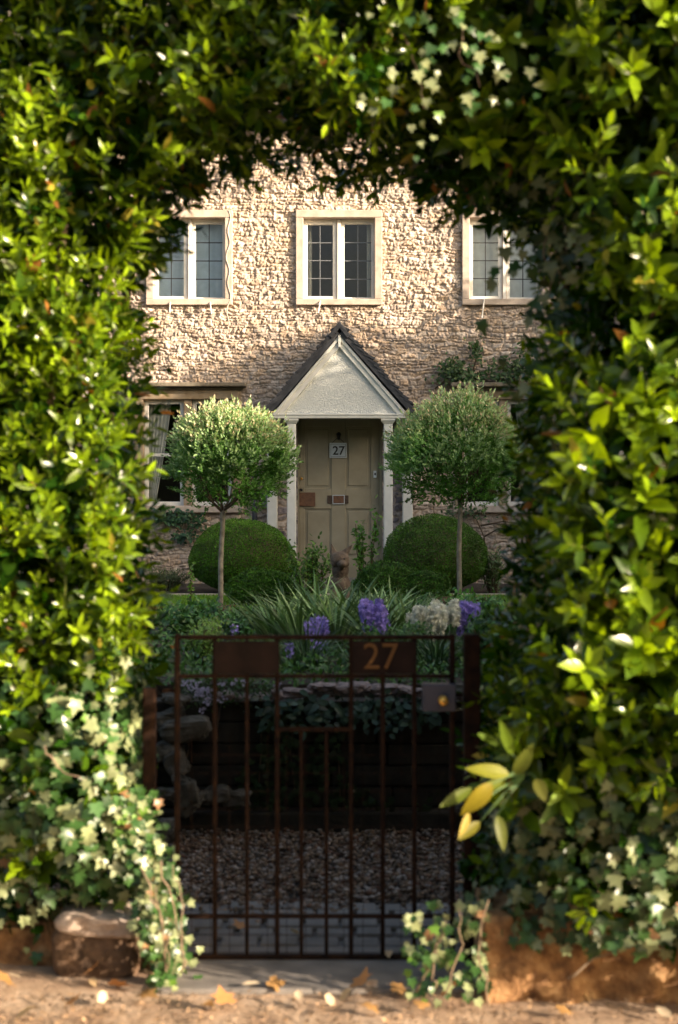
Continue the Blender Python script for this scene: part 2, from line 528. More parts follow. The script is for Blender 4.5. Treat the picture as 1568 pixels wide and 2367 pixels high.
def rubble_wall(name, x0, x1, z0, z1, y, holes, step, parent, mat, seed, lo=.03, hi=.068, relief=.0135, colours=None, chip=1.0):
    """coursed rubble: each stone has its own face depth, tilt, edge rounding and colour"""
    r = np.random.default_rng(seed)
    nx = int((x1 - x0) / step) + 1; nz = int((z1 - z0) / step) + 1
    xs = x0 + np.arange(nx) * step; zs = z0 + np.arange(nz) * step
    X, Z = np.meshgrid(xs, zs)
    wx = (lat_noise(X.shape, .06 / step, seed + 1) - .5) * .05 + (lat_noise(X.shape, .025 / step, seed + 2) - .5) * .02
    wz = (lat_noise(X.shape, .12 / step, seed + 3) - .5) * .05 + (lat_noise(X.shape, .03 / step, seed + 4) - .5) * .018
    Xw = X + wx; Zw = Z + wz
    rows = [z0 - .1]
    while rows[-1] < z1 + .1: rows.append(rows[-1] + r.uniform(lo, hi))
    rows = np.array(rows)
    ri = np.clip(np.searchsorted(rows, Zw) - 1, 0, len(rows) - 2)
    depth = np.zeros_like(X); colr = np.zeros(X.shape + (3,))
    edge = np.minimum(Zw - rows[ri], rows[ri + 1] - Zw)
    pal = np.array(colours)
    for k in range(len(rows) - 1):
        m = ri == k
        if not m.any(): continue
        js = [x0 - .3]
        while js[-1] < x1 + .3: js.append(js[-1] + r.uniform(.04, .16) * (1.35 if r.random() < .2 else 1))
        js = np.array(js); ns = len(js)
        xi = np.clip(np.searchsorted(js, Xw[m]) - 1, 0, ns - 2)
        e = np.minimum(edge[m], np.minimum(Xw[m] - js[xi], js[xi + 1] - Xw[m]))
        edge[m] = e
        base = r.uniform(-.5, .5, ns)
        tx = r.normal(0, 3.0, ns); tz = r.normal(0, 3.5, ns)
        cx = (js[xi] + js[xi + 1]) / 2; cz = (rows[k] + rows[k + 1]) / 2
        depth[m] = base[xi] * relief + (tx[xi] * (Xw[m] - cx) + tz[xi] * (Zw[m] - cz)) * relief * 2.2
        ci = pal[r.integers(0, len(pal), ns)] * r.uniform(.82, 1.14, (ns, 1))
        colr[m] = ci[xi]
    prof = np.clip((edge + (lat_noise(X.shape, .05 / step, seed + 9) - .45) * .016) / .012, 0, 1); prof = prof * prof * (3 - 2 * prof)
    rough = (lat_noise(X.shape, .03 / step, seed + 5) - .5) * .014 + (lat_noise(X.shape, .016 / step, seed + 6) - .5) * .015 + (r.random(X.shape) - .5) * .006 + (lat_noise(X.shape, .075 / step, seed + 8) - .5) * .012
    disp = prof * (np.clip(depth, -relief, relief) + .012 + rough * chip) + (1 - prof) * (-.010 + rough * .3)
    mortar = np.array([.42, .34, .27])
    colr = colr * prof[..., None] + mortar * (1 - prof[..., None])
    V = np.stack([X, y - disp, Z], -1).reshape(-1, 3)
    idx = np.arange(nx * nz).reshape(nz, nx)
    Fq = np.stack([idx[:-1, :-1], idx[:-1, 1:], idx[1:, 1:], idx[1:, :-1]], -1).reshape(-1, 4)
    cxm = (X[:-1, :-1] + step / 2).ravel(); czm = (Z[:-1, :-1] + step / 2).ravel()
    keep = np.ones(len(Fq), bool)
    for a, b, c0, c1 in holes:
        keep &= ~((cxm > a) & (cxm < b) & (czm > c0) & (czm < c1))
    Fq = Fq[keep]
    return mesh_np(name, V, Fq.ravel(), np.full(len(Fq), 4), mat, parent, colr.reshape(-1, 3), 'stonecol')

PALE = [(.56, .45, .36), (.50, .38, .28), (.62, .52, .43), (.46, .38, .32), (.56, .42, .30), (.40, .32, .26), (.58, .47, .38)]
rubble_wall('wall', -3.4, 3.4, GZ - .02, 6.5, HY, holes, .0083, house, M['stone'], 11, colours=PALE)
mb = MB()
for wa, wb in ((-6.5, -3.4), (3.4, 6.5)):
    rubble_wall('wall', wa, wb, GZ - .02, 6.5, HY, [], .0135, house, M['stone'], 31 + int(wb), lo=.03, hi=.068, relief=.010, colours=PALE, chip=.75)
mb.box(-6.5, -6.2, HY + .3, HY + 6, GZ - .1, 6.5); mb.box(6.2, 6.5, HY + .3, HY + 6, GZ - .1, 6.5)
mb.box(-6.2, 6.2, HY + 5.7, HY + 6, GZ - .1, 6.5)
mb.build('side_wall', M['dressed'], house)
mb = MB().prism([(0, 0), (0, 0)], 0, 1) if False else MB()
prof = [(HY - .35, 6.45), (HY + 3, 9.6), (HY + 6.35, 6.45), (HY + 6.35, 6.35), (HY + 3, 9.45), (HY - .35, 6.33)]
nn = len(prof)
mb.add([(-6.7, y, z) for y, z in prof] + [(6.7, y, z) for y, z in prof],
       [tuple(range(nn)), tuple(range(2 * nn - 1, nn - 1, -1))] + [(i, i + nn, (i + 1) % nn + nn, (i + 1) % nn) for i in range(nn)])
roof = mb.build('roof', M['roof_stone'], house)
for cx_ in (-5.5, 5.5):
    MB().box(cx_ - .4, cx_ + .4, HY + 2.6, HY + 3.4, 8.8, 10.6).build('chimney', M['dressed'], roof)
# gable ends
for sx in (-6.35, 6.35):
    mb = MB(); mb.add([(sx, HY, 6.5), (sx, HY + 6, 6.5), (sx, HY + 3, 9.4)], [(0, 1, 2)]); mb.build('gable', M['dressed'], house)
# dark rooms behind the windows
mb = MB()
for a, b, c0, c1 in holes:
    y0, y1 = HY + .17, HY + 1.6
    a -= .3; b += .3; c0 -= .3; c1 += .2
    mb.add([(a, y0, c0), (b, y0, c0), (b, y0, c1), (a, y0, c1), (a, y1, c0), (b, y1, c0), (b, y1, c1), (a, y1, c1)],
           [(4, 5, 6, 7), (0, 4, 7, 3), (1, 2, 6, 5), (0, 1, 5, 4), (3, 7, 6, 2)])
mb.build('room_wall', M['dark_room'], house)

def frame_rect(mb, x0, x1, z0, z1, t, y0, y1):
    mb.box(x0, x0 + t, y0, y1, z0, z1); mb.box(x1 - t, x1, y0, y1, z0, z1)
    mb.box(x0 + t, x1 - t, y0, y1, z0, z0 + t); mb.box(x0 + t, x1 - t, y0, y1, z1 - t, z1)

def casement(win, x0, x1, z0, z1, fw, y, cols, rows, lead=True, bar=None, thick=.045, fmat=None, lmat=None):
    fmb = MB(); frame_rect(fmb, x0, x1, z0, z1, fw, y, y + thick)
    fr = fmb.build('frame', fmat or M['paint'], win, bevel=.004)
    gx0, gx1, gz0, gz1 = x0 + fw, x1 - fw, z0 + fw, z1 - fw
    gmb = MB(); gmb.add([(gx0, y + .02, gz0), (gx1, y + .02, gz0), (gx1, y + .024, gz1), (gx0, y + .024, gz1)], [(0, 1, 2, 3)])
    gmb.build('glass', M['glass'], win)
    l = MB()
    if lead:
        for i in range(1, cols):
            x = gx0 + (gx1 - gx0) * i / cols
            l.box(x - .005, x + .005, y + .012, y + .026, gz0, gz1)
        for j in range(1, rows):
            z = gz0 + (gz1 - gz0) * j / rows
            l.box(gx0, gx1, y + .010, y + .0255, z - .005, z + .005)
        l.build('leading', lmat or M['lead'], win)
    if bar:
        l.box(gx0, gx1, y + .004, y + .03, bar - .018, bar + .018)
        l.build('glazing_bar', M['paint'], win)

def upper_window(cx, w_, dark):
    win = empty('window', (0, 0, 0)); win.parent = house; win.location = Vector((cx, HY, z_up0)) - parent_world(house)
    x0, x1 = cx - w_ / 2, cx + w_ / 2
    s = .092
    mb = MB()
    y0 = HY - .058; y1 = HY + .15
    mb.box(x0, x0 + s, y0, y1, z_up0 + s * .8, z_up1 - s); mb.box(x1 - s, x1, y0, y1, z_up0 + s * .8, z_up1 - s)
    mb.box(x0, x1, y0 - .003, y1, z_up1 - s, z_up1); mb.box(x0, x1, y0 - .006, y1, z_up0, z_up0 + s * .8)
    mb.box(cx - .028, cx + .028, HY + .035, HY + .15, z_up0 + s * .8, z_up1 - s)
    mb.build('stone_surround', M['dressed'], win, bevel=.008)
    iz0, iz1 = z_up0 + s * .8, z_up1 - s - .018
    ix0, ix1 = x0 + s, x1 - s
    lm_ = M['lead'] if dark == 0 else M['black']
    mb = MB().box(ix0, ix1, HY + .05, HY + .14, iz1, z_up1 - s); mb.build('head_rail', M['paint'], win)
    casement(win, ix0, cx - .028, iz0, iz1, .048, HY + .055, 2, 4, lmat=lm_)
    casement(win, cx + .028, ix1, iz0, iz1, .038, HY + .075, 2, 4, lmat=lm_)
    # white mullion post in front of the joint
    MB().box(cx - .020, cx + .018, HY + .028, HY + .034, iz0 + .005, iz1 + .015).build('mullion', M['paint'], win, bevel=.002)
    # curtains inside; side windows get a curtain tinted like the reflected sky
    if dark == 0:
        for (a, b) in ((ix0 + .01, ix0 + .10), (ix1 - .09, ix1 - .01)):
            m_ = MB(); k = 16
            vs = [(a + (b - a) * i / k, HY + .22 + .018 * math.sin(i * 1.9), z) for z in (iz0 - .1, iz1 + .1) for i in range(k + 1)]
            m_.add(vs, [(i, i + 1, i + k + 2, i + k + 1) for i in range(k)])
            m_.build('curtain', M['curtain'], win, smooth=True)
    else:
        k = 24; m_ = MB()
        vs = [(ix0 - .1 + (ix1 - ix0 + .2) * i / k, HY + .24 + .012 * math.sin(i * 2.1), z) for z in (iz0 - .1, iz1 + .1) for i in range(k + 1)]
        m_.add(vs, [(i, i + 1, i + k + 2, i + k + 1) for i in range(k)])
        m_.build('sky_tint_curtain', M['sky_tint'] if dark == 1 else M['sky_tint_pale'], win, smooth=True)
    return win

for (cx, w_), dk in zip(UP, (1, 0, 2)):
    upper_window(cx, w_, dk)

# white casement stays hanging below the upper windows
for X0, Y0, X1, Y1 in ((395, 700, 393, 722), (487, 700, 489, 726), (741, 697, 736, 724), (1119, 692, 1114, 736)):
    a = Vector((xpx(X0), HY - .06, zpx(Y0))); b = Vector(((X1 - 784) / (F / (HY - .22)), HY - .24, CAM_Z + (1183.5 - Y1) / (F / (HY - .22))))
    MB().tube([a, b], .008, 6).build('window_stay', M['paint'], house)
# wavy cable running down the wall beside the upper window
pts = []
for i in range(34):
    Y = 488 + i * 8.8
    pts.append((xpx(529 + 3.5 * math.sin(i * .9) + 2 * math.sin(i * .37)), HY - .06, zpx(Y)))
MB().tube(pts, .008, 5).build('cable', M['dressed'], house, smooth=True)

def lower_window(X0, X1, hoodX0, hoodX1, curtain_side):
    win = empty('window', (0, 0, 0)); win.parent = house
    x0, x1 = xpx(X0), xpx(X1); cx = (x0 + x1) / 2
    win.location = Vector((cx, HY, z_lo0)) - parent_world(house)
    s = .11; sill = .085
    mb = MB(); y0 = HY - .062; y1 = HY + .16
    mb.box(x0, x0 + s, y0, y1, z_lo0 + sill, z_lo1 - s); mb.box(x1 - s, x1, y0, y1, z_lo0 + sill, z_lo1 - s)
    mb.box(x0, x1, y0 - .004, y1, z_lo1 - s, z_lo1)
    mb.box(cx - .05, cx + .05, HY - .03, HY + .16, z_lo0 + sill, z_lo1 - s)
    mb.build('stone_surround', M['dressed_old'], win, bevel=.012)
    MB().box(x0 - .03, x1 + .03, HY - .10, HY + .16, z_lo0, z_lo0 + sill).build('sill', M['dressed'], win, bevel=.012)
    hx0, hx1 = xpx(hoodX0), xpx(hoodX1)
    mb = MB().box(hx0, hx1, HY - .20, HY + .02, z_lo1 + .035, z_lo1 + .085)
    mb.box(hx0 + .04, hx1 - .04, HY - .10, HY + .02, z_lo1 + .004, z_lo1 + .033)
    mb.build('drip_hood', M['roof_stone'], win, bevel=.012)
    iz0, iz1 = z_lo0 + sill, z_lo1 - s
    bar = zpx(1051)
    casement(win, x0 + s, cx - .05, iz0, iz1, .05, HY + .05, 1, 1, False, bar)
    casement(win, cx + .05, x1 - s, iz0, iz1, .05, HY + .05, 1, 1, False, bar)
    for sd in curtain_side:
        m_ = MB(); k = 22; rws = 12; vs = []
        for j in range(rws + 1):
            tz = j / rws; z = iz1 + .05 - (iz1 - iz0) * tz
            wdt = .30 - .20 * tz ** 1.2
            ex = x0 + s + .02 if sd < 0 else x1 - s - .02
            for i in range(k + 1):
                vs.append((ex - sd * wdt * i / k, HY + .2 + .022 * math.sin(i * 1.7 + tz), z))
        fs = [(j * (k + 1) + i, j * (k + 1) + i + 1, (j + 1) * (k + 1) + i + 1, (j + 1) * (k + 1) + i) for j in range(rws) for i in range(k)]
        m_.add(vs, fs).build('curtain', M['curtain'], win, smooth=True)

lower_window(312, 557, 300, 570, (-1,))
lower_window(1052, 1275, 1040, 1290, (1,))

# iron downpipe beside the porch, small grey meter box
MB().tube([(xpx(590), HY - .07, GZ), (xpx(590), HY - .07, zpx(1075))], .032, 10).build('downpipe', M['slate'], house, smooth=True)
MB().box(xpx(606), xpx(622), HY - .11, HY - .0, zpx(1175), zpx(1140)).build('meter_box', M['lead'], house, bevel=.004)

# door
DY = HY + .10
door = MB()
dx0, dx1 = door_x0 + .03, door_x1 - .03
door.box(dx0, dx1, DY, DY + .04, GZ + .04, door_z1)
door = door.build('door', M['door'], house)
st = MB()
cxd = xpx(783)
pan = [(xpx(704), xpx(766), zpx(1129), zpx(985)), (xpx(799), xpx(858), zpx(1129), zpx(985)), (xpx(704), xpx(766), zpx(1288), zpx(1176)), (xpx(799), xpx(858), zpx(1288), zpx(1176))]
yf, yb = DY - .022, DY
def fr(x0, x1, z0, z1): st.box(x0, x1, yf, yb, z0, z1)
fr(dx0, pan[0][0], GZ + .04, door_z1); fr(pan[1][1], dx1, GZ + .04, door_z1)
fr(pan[0][1], pan[1][0], GZ + .04, door_z1)
for q in (0, 1):
    a, b = pan[q][0], pan[q][1]
    fr(a, b, pan[q][3], door_z1); fr(a, b, pan[q + 2][3], pan[q][2]); fr(a, b, GZ + .04, pan[q + 2][2])
st.build('door_frame', M['door'], door, bevel=.006)
for a, b, c0, c1 in pan:
    MB().box(a + .035, b - .035, DY - .013, DY - .001, c0 + .035, c1 - .035).build('door_panel', M['door'], door, bevel=.009)
fmb = MB().box(door_x0, dx0, HY - .0, DY + .06, GZ, door_z1).box(dx1, door_x1, HY - .0, DY + .06, GZ, door_z1)
fmb.build('door_jamb', M['door'], house)
MB().box(xpx(690), xpx(729), DY - .05, DY - .023, zpx(1170), zpx(1138)).build('rim_lock', M['lockwood'], door, bevel=.004)
lp = MB().box(xpx(757), xpx(806), DY - .036, DY - .023, zpx(1164), zpx(1145)).build('letterbox', M['bronze'], door, bevel=.003)
mb = MB(); frame_rect(mb, xpx(769), xpx(797), zpx(1165), zpx(1144), .008, DY - .044, DY - .0365)
mb.build('letterbox_border', M['plaque'], lp)
MB().box(xpx(770.5), xpx(795.5), DY - .041, DY - .0368, zpx(1163), zpx(1146)).build('flap', M['lockwood'], lp)
kn = MB(); kn.tube([(xpx(697), DY - .024, zpx(1106)), (xpx(697), DY - .05, zpx(1106))], [.018, .012], 12)
kn.build('latch', M['brass'], door, smooth=True)
MB().tube([(xpx(696), DY - .024, zpx(1131)), (xpx(696), DY - .07, zpx(1131)), (xpx(699), DY - .075, zpx(1134))], .014, 10).build('handle', M['black'], door, smooth=True)
MB().tube([(cxd, DY - .024, zpx(1003)), (cxd, DY - .05, zpx(1006)), (cxd, DY - .065, zpx(1016))], [.03, .022, .014], 10).build('knocker', M['black'], door, smooth=True)
bell = MB().box(xpx(864), xpx(871), DY - .05, DY - .023, zpx(1104), zpx(1088)).build('lock_plate', M['plaque'], door, bevel=.003)
MB().box(xpx(866), xpx(869.5), DY - .054, DY - .0505, zpx(1098), zpx(1093)).build('keyhole', M['black'], bell)
MB().box(xpx(887), xpx(894), HY - .09, HY - .05, zpx(1107), zpx(1088)).build('doorbell', M['plaque'], house, bevel=.004)

def text_mesh(name, s, size, mat, parent, loc, extrude=.002, rot=(math.pi / 2, 0, 0), offset=0.0, sx=1.0):
    cu = bpy.data.curves.new(name, 'FONT'); cu.body = s; cu.size = size; cu.extrude = extrude
    cu.align_x = 'CENTER'; cu.align_y = 'CENTER'; cu.offset = offset
    tmp = bpy.data.objects.new(name, cu); COL.objects.link(tmp)
    dg = bpy.context.evaluated_depsgraph_get()
    me = bpy.data.meshes.new_from_object(tmp.evaluated_get(dg))
    COL.objects.unlink(tmp); bpy.data.objects.remove(tmp); bpy.data.curves.remove(cu)
    me.materials.clear(); me.materials.append(mat)
    o = bpy.data.objects.new(name, me); COL.objects.link(o)
    o.rotation_euler = rot; o.scale = (sx, 1, 1)
    o.parent = parent; o.location = Vector(loc) - parent_world(parent)
    return o

# enamel house number hanging on the door
pz0, pz1 = zpx(1058), zpx(1023)
pl = thing('number_plaque', 'pale enamel house number 27 hanging on the taupe front door', 'house number', (cxd, DY - .03, pz0))
px0, px1 = xpx(762), xpx(802)
MB().box(px0, px1, DY - .046, DY - .030, pz0, pz1).build('plate', M['plaque'], pl, bevel=.003)
mb = MB(); frame_rect(mb, px0 + .014, px1 - .014, pz0 + .014, pz1 - .014, .004, DY - .0485, DY - .0455); mb.build('border', M['lead'], pl)
text_mesh('numeral', '27', .15, M['black'], pl, (cxd, DY - .0485, (pz0 + pz1) / 2 - .008), .0012, offset=.002)
MB().tube([(px0 + .03, DY - .04, pz1), (cxd, DY - .045, pz1 + .07), (px1 - .03, DY - .04, pz1)], .004, 5).build('hanger', M['black'], pl)

# porch
PY = HY - .78; s200 = F / PY
def xq(X): return (X - 784) / s200
def zq(Y): return CAM_Z + (1183.5 - Y) / s200
porch = empty('porch'); porch.parent = house; porch.location = Vector((0, PY, GZ)) - parent_world(house)
# render panel in the gable
MB().prism([(xq(646), zq(956)), (xq(928), zq(956)), (xq(785), zq(797))], PY + .02, PY + .06).build('gable_panel', M['render'], porch)
# moulded bargeboards and tie beam
def bargeboard(Xa, Ya, Xb, Yb, wd, y0, y1, mat, nm, drop=0):
    a = Vector((xq(Xa), 0, zq(Ya))); b = Vector((xq(Xb), 0, zq(Yb)))
    d = (b - a).normalized(); nrm = Vector((-d.z, 0, d.x))
    if nrm.z > 0: nrm = -nrm
    p = [a, b, b + nrm * wd, a + nrm * wd]
    return MB().prism([(v.x, v.z) for v in p], y0, y1)
for sgn, (Xa, Ya, Xb, Yb) in ((-1, (785, 774, 630, 957)), (1, (785, 774, 943, 957))):
    bargeboard(Xa, Ya, Xb, Yb, .095, PY - .02, PY + .07, None, '').build('bargeboard', M['paint_porch'], porch, bevel=.006)
    bargeboard(Xa, Ya + 1, Xb, Yb + 1, .035, PY - .04, PY - .021, None, '').build('barge_moulding', M['paint_porch'], porch, bevel=.006)
MB().box(xq(625), xq(947), PY - .026, PY + .09, zq(967), zq(956)).build('tie_beam', M['paint_porch'], porch, bevel=.006)
MB().box(xq(636), xq(936), PY - .036, PY - .0265, zq(959.5), zq(957)).build('beam_moulding', M['paint_porch'], porch)
MB().box(xq(782), xq(788), PY - .055, PY - .0215, zq(803), zq(776)).build('finial_drop', M['paint_porch'], porch, bevel=.003)
# side plates running back to the wall
for X in (640, 934):
    MB().box(xq(X) - .05, xq(X) + .05, PY + .09, HY - .01, zq(967), zq(953)).build('wall_plate', M['paint_porch'], porch)
MB().box(xq(640), xq(934), PY + .1, HY - .03, zq(953.5), zq(952)).build('porch_ceiling', M['door'], porch)
# slates: courses laid down each slope, slightly ragged
rt = random.Random(3)
def slope(sgn, Xe, Ye):
    a = Vector((xq(785), 0, zq(750))); b = Vector((xq(Xe), 0, zq(Ye)))
    L = (b - a).length; d = (b - a).normalized(); nrm = Vector((-d.z, 0, d.x))
    if nrm.z < 0: nrm = -nrm
    mb = MB()
    ncs = 15; cl = L / ncs
    for i in range(ncs):
        y = PY - .07
        while y < HY - .05:
            wd = rt.uniform(.13, .22); y2 = min(y + wd, HY - .02)
            s0 = i * cl + rt.uniform(-.008, .008); s1 = (i + 1) * cl + .035 + rt.uniform(-.02, .015)
            t = rt.uniform(.016, .026); lift = rt.uniform(0, .012) + (.012 if y < PY and rt.random() < .4 else 0)
            ps = [a + d * s0 - nrm * .03, a + d * s1 - nrm * (.006 - lift), a + d * s1 + nrm * (t + lift), a + d * s0 + nrm * t * .3 - nrm * .012]
            mb.prism([(p.x, p.z) for p in ps], y, y2 - .006)
            y = y2
    # the thick black edge seen from the front
    ps = [a - nrm * .075 , b - nrm * .075 , b - nrm * .004, a - nrm * .004]
    mb.prism([(p.x, p.z) for p in ps], PY - .06, HY - .02)
    return mb
rf = empty('roof'); rf.parent = porch; rf.location = Vector((0, PY, zq(950))) - parent_world(porch)
slope(-1, 612, 951).build('slate_slope', M['slate'], rf)
slope(1, 962, 948).build('slate_slope', M['slate'], rf)
mb = MB(); a0 = Vector((xq(785), 0, zq(744)))
mb.prism([(a0.x, a0.z), (a0.x + .13, a0.z - .17), (a0.x + .09, a0.z - .20), (a0.x, a0.z - .085), (a0.x - .09, a0.z - .20), (a0.x - .13, a0.z - .17)], PY - .085, HY - .02)
mb.build('ridge_tile', M['slate'], rf, bevel=.006)
# posts with capitals
def post(x, y, wd, ztop):
    mb = MB().box(x - wd / 2, x + wd / 2, y - wd / 2, y + wd / 2, GZ, ztop - .06)
    p = mb.build('post', M['paint_porch'], porch, bevel=.012)
    c = MB(); h = wd / 2
    c.add([(x - h, y - h, ztop - .062), (x + h, y - h, ztop - .062), (x + h, y + h, ztop - .062), (x - h, y + h, ztop - .062),
           (x - h - .03, y - h - .03, ztop - .02), (x + h + .03, y - h - .03, ztop - .02), (x + h + .03, y + h + .03, ztop - .02), (x - h - .03, y + h + .03, ztop - .02),
           (x - h - .03, y - h - .03, ztop), (x + h + .03, y - h - .03, ztop), (x + h + .03, y + h + .03, ztop), (x - h - .03, y + h + .03, ztop)],
          [(0, 1, 2, 3)] + [(i, (i + 1) % 4, (i + 1) % 4 + 4, i + 4) for i in range(4)] + [(i + 4, (i + 1) % 4 + 4, (i + 1) % 4 + 8, i + 8) for i in range(4)] + [(8, 9, 10, 11)])
    c.build('capital', M['paint_porch'], p)
for X in (674, 898): post(xq(X), PY + .06, .105, zq(967.5))
for X in (631, 941): post(xpx(X), HY - .14, .125, zq(967.5))
# speckled rear wall between the posts, its shade put into darker stone colours
for X0, X1 in ((643, 689), (884, 930)):
    rubble_wall('porch_wall_shade', xpx(X0), xpx(X1), GZ, zpx(967), HY - .045, [], .012, porch, M['stone'], int(X0), .05, .1, .02,
                [(.26, .23, .24), (.33, .29, .28), (.16, .14, .15), (.42, .37, .33)])
MB().box(-.62, .62, PY - .25, DY, GZ - .05, GZ + .07).build('door_step', M['concrete'], house, bevel=.012)

# ------------------------------------------------------------------ climbers on the cottage
def climber(name, label, areas, n_l, size, colr, stems, group=None):
    t = thing(name, label, 'climbing plant', stems[0][0], group)
    mb = MB()
    for s_ in stems: mb.tube(s_, [.012 - .007 * i / max(1, len(s_) - 1) for i in range(len(s_))], 5)
    mb.build('stem', M['twig'], t, smooth=True)
    Os = []
    for X, Y, rx, ry, wgt in areas:
        m = int(n_l * wgt)
        q = rng.normal(size=(m, 2)) * .5
        Os.append(np.stack([(X + q[:, 0] * rx - 784) / (F / HY), HY - rng.uniform(.05, .2, m), CAM_Z + (1183.5 - Y - q[:, 1] * ry) / (F / HY)], -1))
    O = np.concatenate(Os); m = len(O)
    D = norm(np.stack([rng.normal(0, 1, m), -rng.uniform(.1, .8, m), rng.normal(-.1, .8, m)], -1))
    Nn = norm(np.stack([rng.normal(0, .4, m), -np.ones(m), rng.uniform(0, 1, m)], -1))
    c = np.array(colr) * rng.uniform(.55, 1.5, (m, 1))
    leaves('leaves', T_LEAF, O, D, Nn, rng.uniform(size * .6, size * 1.2, m), size * .55, c, M['leaf_garden'], t)
    return t
def hw(pts, dy=.08): return [(xpx(X), HY - dy, zpx(Y)) for X, Y in pts]
climber('climbing_rose', 'dark leafy climbing rose spreading over the hood of the window right of the porch',
        [(1045, 855, 30, 22, .25), (1070, 875, 60, 16, .25), (1215, 850, 38, 40, .35), (1100, 815, 16, 26, .1), (1165, 875, 60, 12, .15), (1150, 850, 40, 25, .08)], 900, .055, (.05, .10, .03),
        [hw([(1005, 900), (1040, 870), (1100, 865), (1180, 870), (1235, 840)]), hw([(1090, 870), (1100, 830), (1106, 790)]), hw([(1200, 870), (1215, 830), (1222, 790)])])
climber('wall_creeper', 'low dark creeper trailing under the sill of the curtained window',
        [(410, 1198, 45, 16, .45), (370, 1190, 30, 16, .2), (430, 1240, 30, 14, .2), (455, 1205, 30, 12, .15)], 420, .06, (.035, .085, .035),
        [hw([(345, 1180), (390, 1195), (450, 1200), (480, 1215)]), hw([(390, 1195), (425, 1240), (470, 1262)])])
climber('bare_climber', 'bare woody climber with few leaves below the window beside the porch',
        [(1080, 1180, 24, 14, .5), (1110, 1195, 24, 10, .2), (1040, 1185, 20, 12, .3)], 90, .05, (.06, .10, .04),
        [hw([(1125, 1330), (1118, 1240), (1100, 1200), (1070, 1170)]), hw([(1110, 1215), (1160, 1205), (1215, 1212)]), hw([(1118, 1240), (1150, 1222), (1200, 1218)]), hw([(1005, 1300), (1008, 1230), (1000, 1160)])])

# ------------------------------------------------------------------ standard willows
def fork(mb, p, d, L, r, depth, out, spread=.5):
    q = p + d * L
    mid = p + d * L * .5 + Vector((random.uniform(-1, 1), random.uniform(-1, 1), 0)) * L * .05
    mb.tube([p, mid, q], [r, r * .85, r * .65], 6)
    out.append(q)
    if depth == 0: return
    for _ in range(3):
        nd = (d + Vector((random.uniform(-1, 1), random.uniform(-1, 1), random.uniform(-.3, .7))) * spread).normalized()
        fork(mb, q, nd, L * .72, r * .62, depth - 1, out, spread)

def willow(label, bx, by, topx, forkz, cx, rx, rz_up, rz_dn, cz, seed, n_l=48000):
    random.seed(seed)
    t = thing('standard_willow', label, 'tree', (bx, by, GZ), 'clipped ball headed willows in front of the cottage')
    mb = MB()
    lean = [Vector((bx + (topx - bx) * s_ + .004 * math.sin(s_ * 9), by, GZ + (forkz - GZ) * s_)) for s_ in np.linspace(0, 1, 9)]
    mb.tube(lean, [.024 - .004 * i / 8 for i in range(8)] + [.027], 9)
    mb.build('trunk', M['trunk'], t, smooth=True)
    br = MB(); tips = []
    top = lean[-1]
    for k in range(8):
        a = k * 2.4 + random.random()
        d = Vector((math.cos(a) * .85, math.sin(a) * .85, random.uniform(.45, 1.1))).normalized()
        fork(br, top - Vector((0, 0, random.uniform(0, .05))), d, .17, .011, 2, tips, .5)
    br.build('branch', M['twig'], t, smooth=True)
    # leaf sprigs: inside the dome, denser near the surface
    nS = n_l // 9
    u = rand_dir(nS)
    rad = rng.uniform(.30, 1.0, nS) ** .36
    lump = 1 + .08 * vnoise3(u, 3.5, seed) + .06 * vnoise3(u, 8, seed + 1)
    S = u * (rad * lump)[:, None]
    rz = np.where(S[:, 2] > 0, rz_up, rz_dn)
    Pn = np.stack([cx + S[:, 0] * rx, by + S[:, 1] * rx, cz + S[:, 2] * rz], -1)
    # loose holes
    hole = vnoise3(Pn, 9, seed + 3)
    keep = (hole > -.75) & ~((S[:, 2] < -.35) & (rng.random(nS) < .6))
    Pn, u_, rad_, S = Pn[keep], u[keep], rad[keep], S[keep]
    nS = len(Pn)
    Pn = Pn + u_ * (rng.random((nS, 1)) ** 6 * .09)
    ax = norm(u_ * np.array([1, 1, .6]) + np.array([0, 0, .75]) + rng.normal(0, .45, (nS, 3)))
    k = 9
    O = np.repeat(Pn, k, 0); A = np.repeat(ax, k, 0); tt = np.tile(np.linspace(0, 1, k), nS)
    slen = np.repeat(rng.uniform(.05, .11, nS), k)
    O = O + A * (tt * slen)[:, None]
    rr = rand_dir(len(O)); rr = norm(rr - A * np.sum(rr * A, 1, keepdims=True))
    D = norm(A * (.5 + .6 * tt)[:, None] + rr * (1.0 - .5 * tt)[:, None])
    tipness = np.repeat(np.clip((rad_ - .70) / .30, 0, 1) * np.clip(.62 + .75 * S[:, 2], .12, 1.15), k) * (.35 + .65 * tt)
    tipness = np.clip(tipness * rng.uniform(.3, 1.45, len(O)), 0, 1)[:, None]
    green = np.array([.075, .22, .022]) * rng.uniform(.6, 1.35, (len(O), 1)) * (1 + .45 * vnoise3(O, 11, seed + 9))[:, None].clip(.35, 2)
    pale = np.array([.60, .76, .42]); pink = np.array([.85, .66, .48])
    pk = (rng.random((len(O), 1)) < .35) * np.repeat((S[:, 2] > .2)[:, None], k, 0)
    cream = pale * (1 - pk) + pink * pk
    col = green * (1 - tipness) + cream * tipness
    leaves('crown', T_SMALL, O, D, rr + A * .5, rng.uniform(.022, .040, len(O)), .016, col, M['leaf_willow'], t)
    return t
pL = P(512, 1425, 11.9); pR = P(1061, 1402, 12.6)
dL, dR = 11.9, 12.6
def wz(Y, d): return CAM_Z + (1183.5 - Y) * d / F
def wx(X, d): return (X - 784) * d / F
willow('smaller round willow head of cream tipped leaves beside the curtained window', wx(508, dL), dL, wx(515, dL), wz(1172, dL), wx(532, dL), 129 * dL / F, 112 * dL / F, 115 * dL / F, wz(1062, dL), 21)
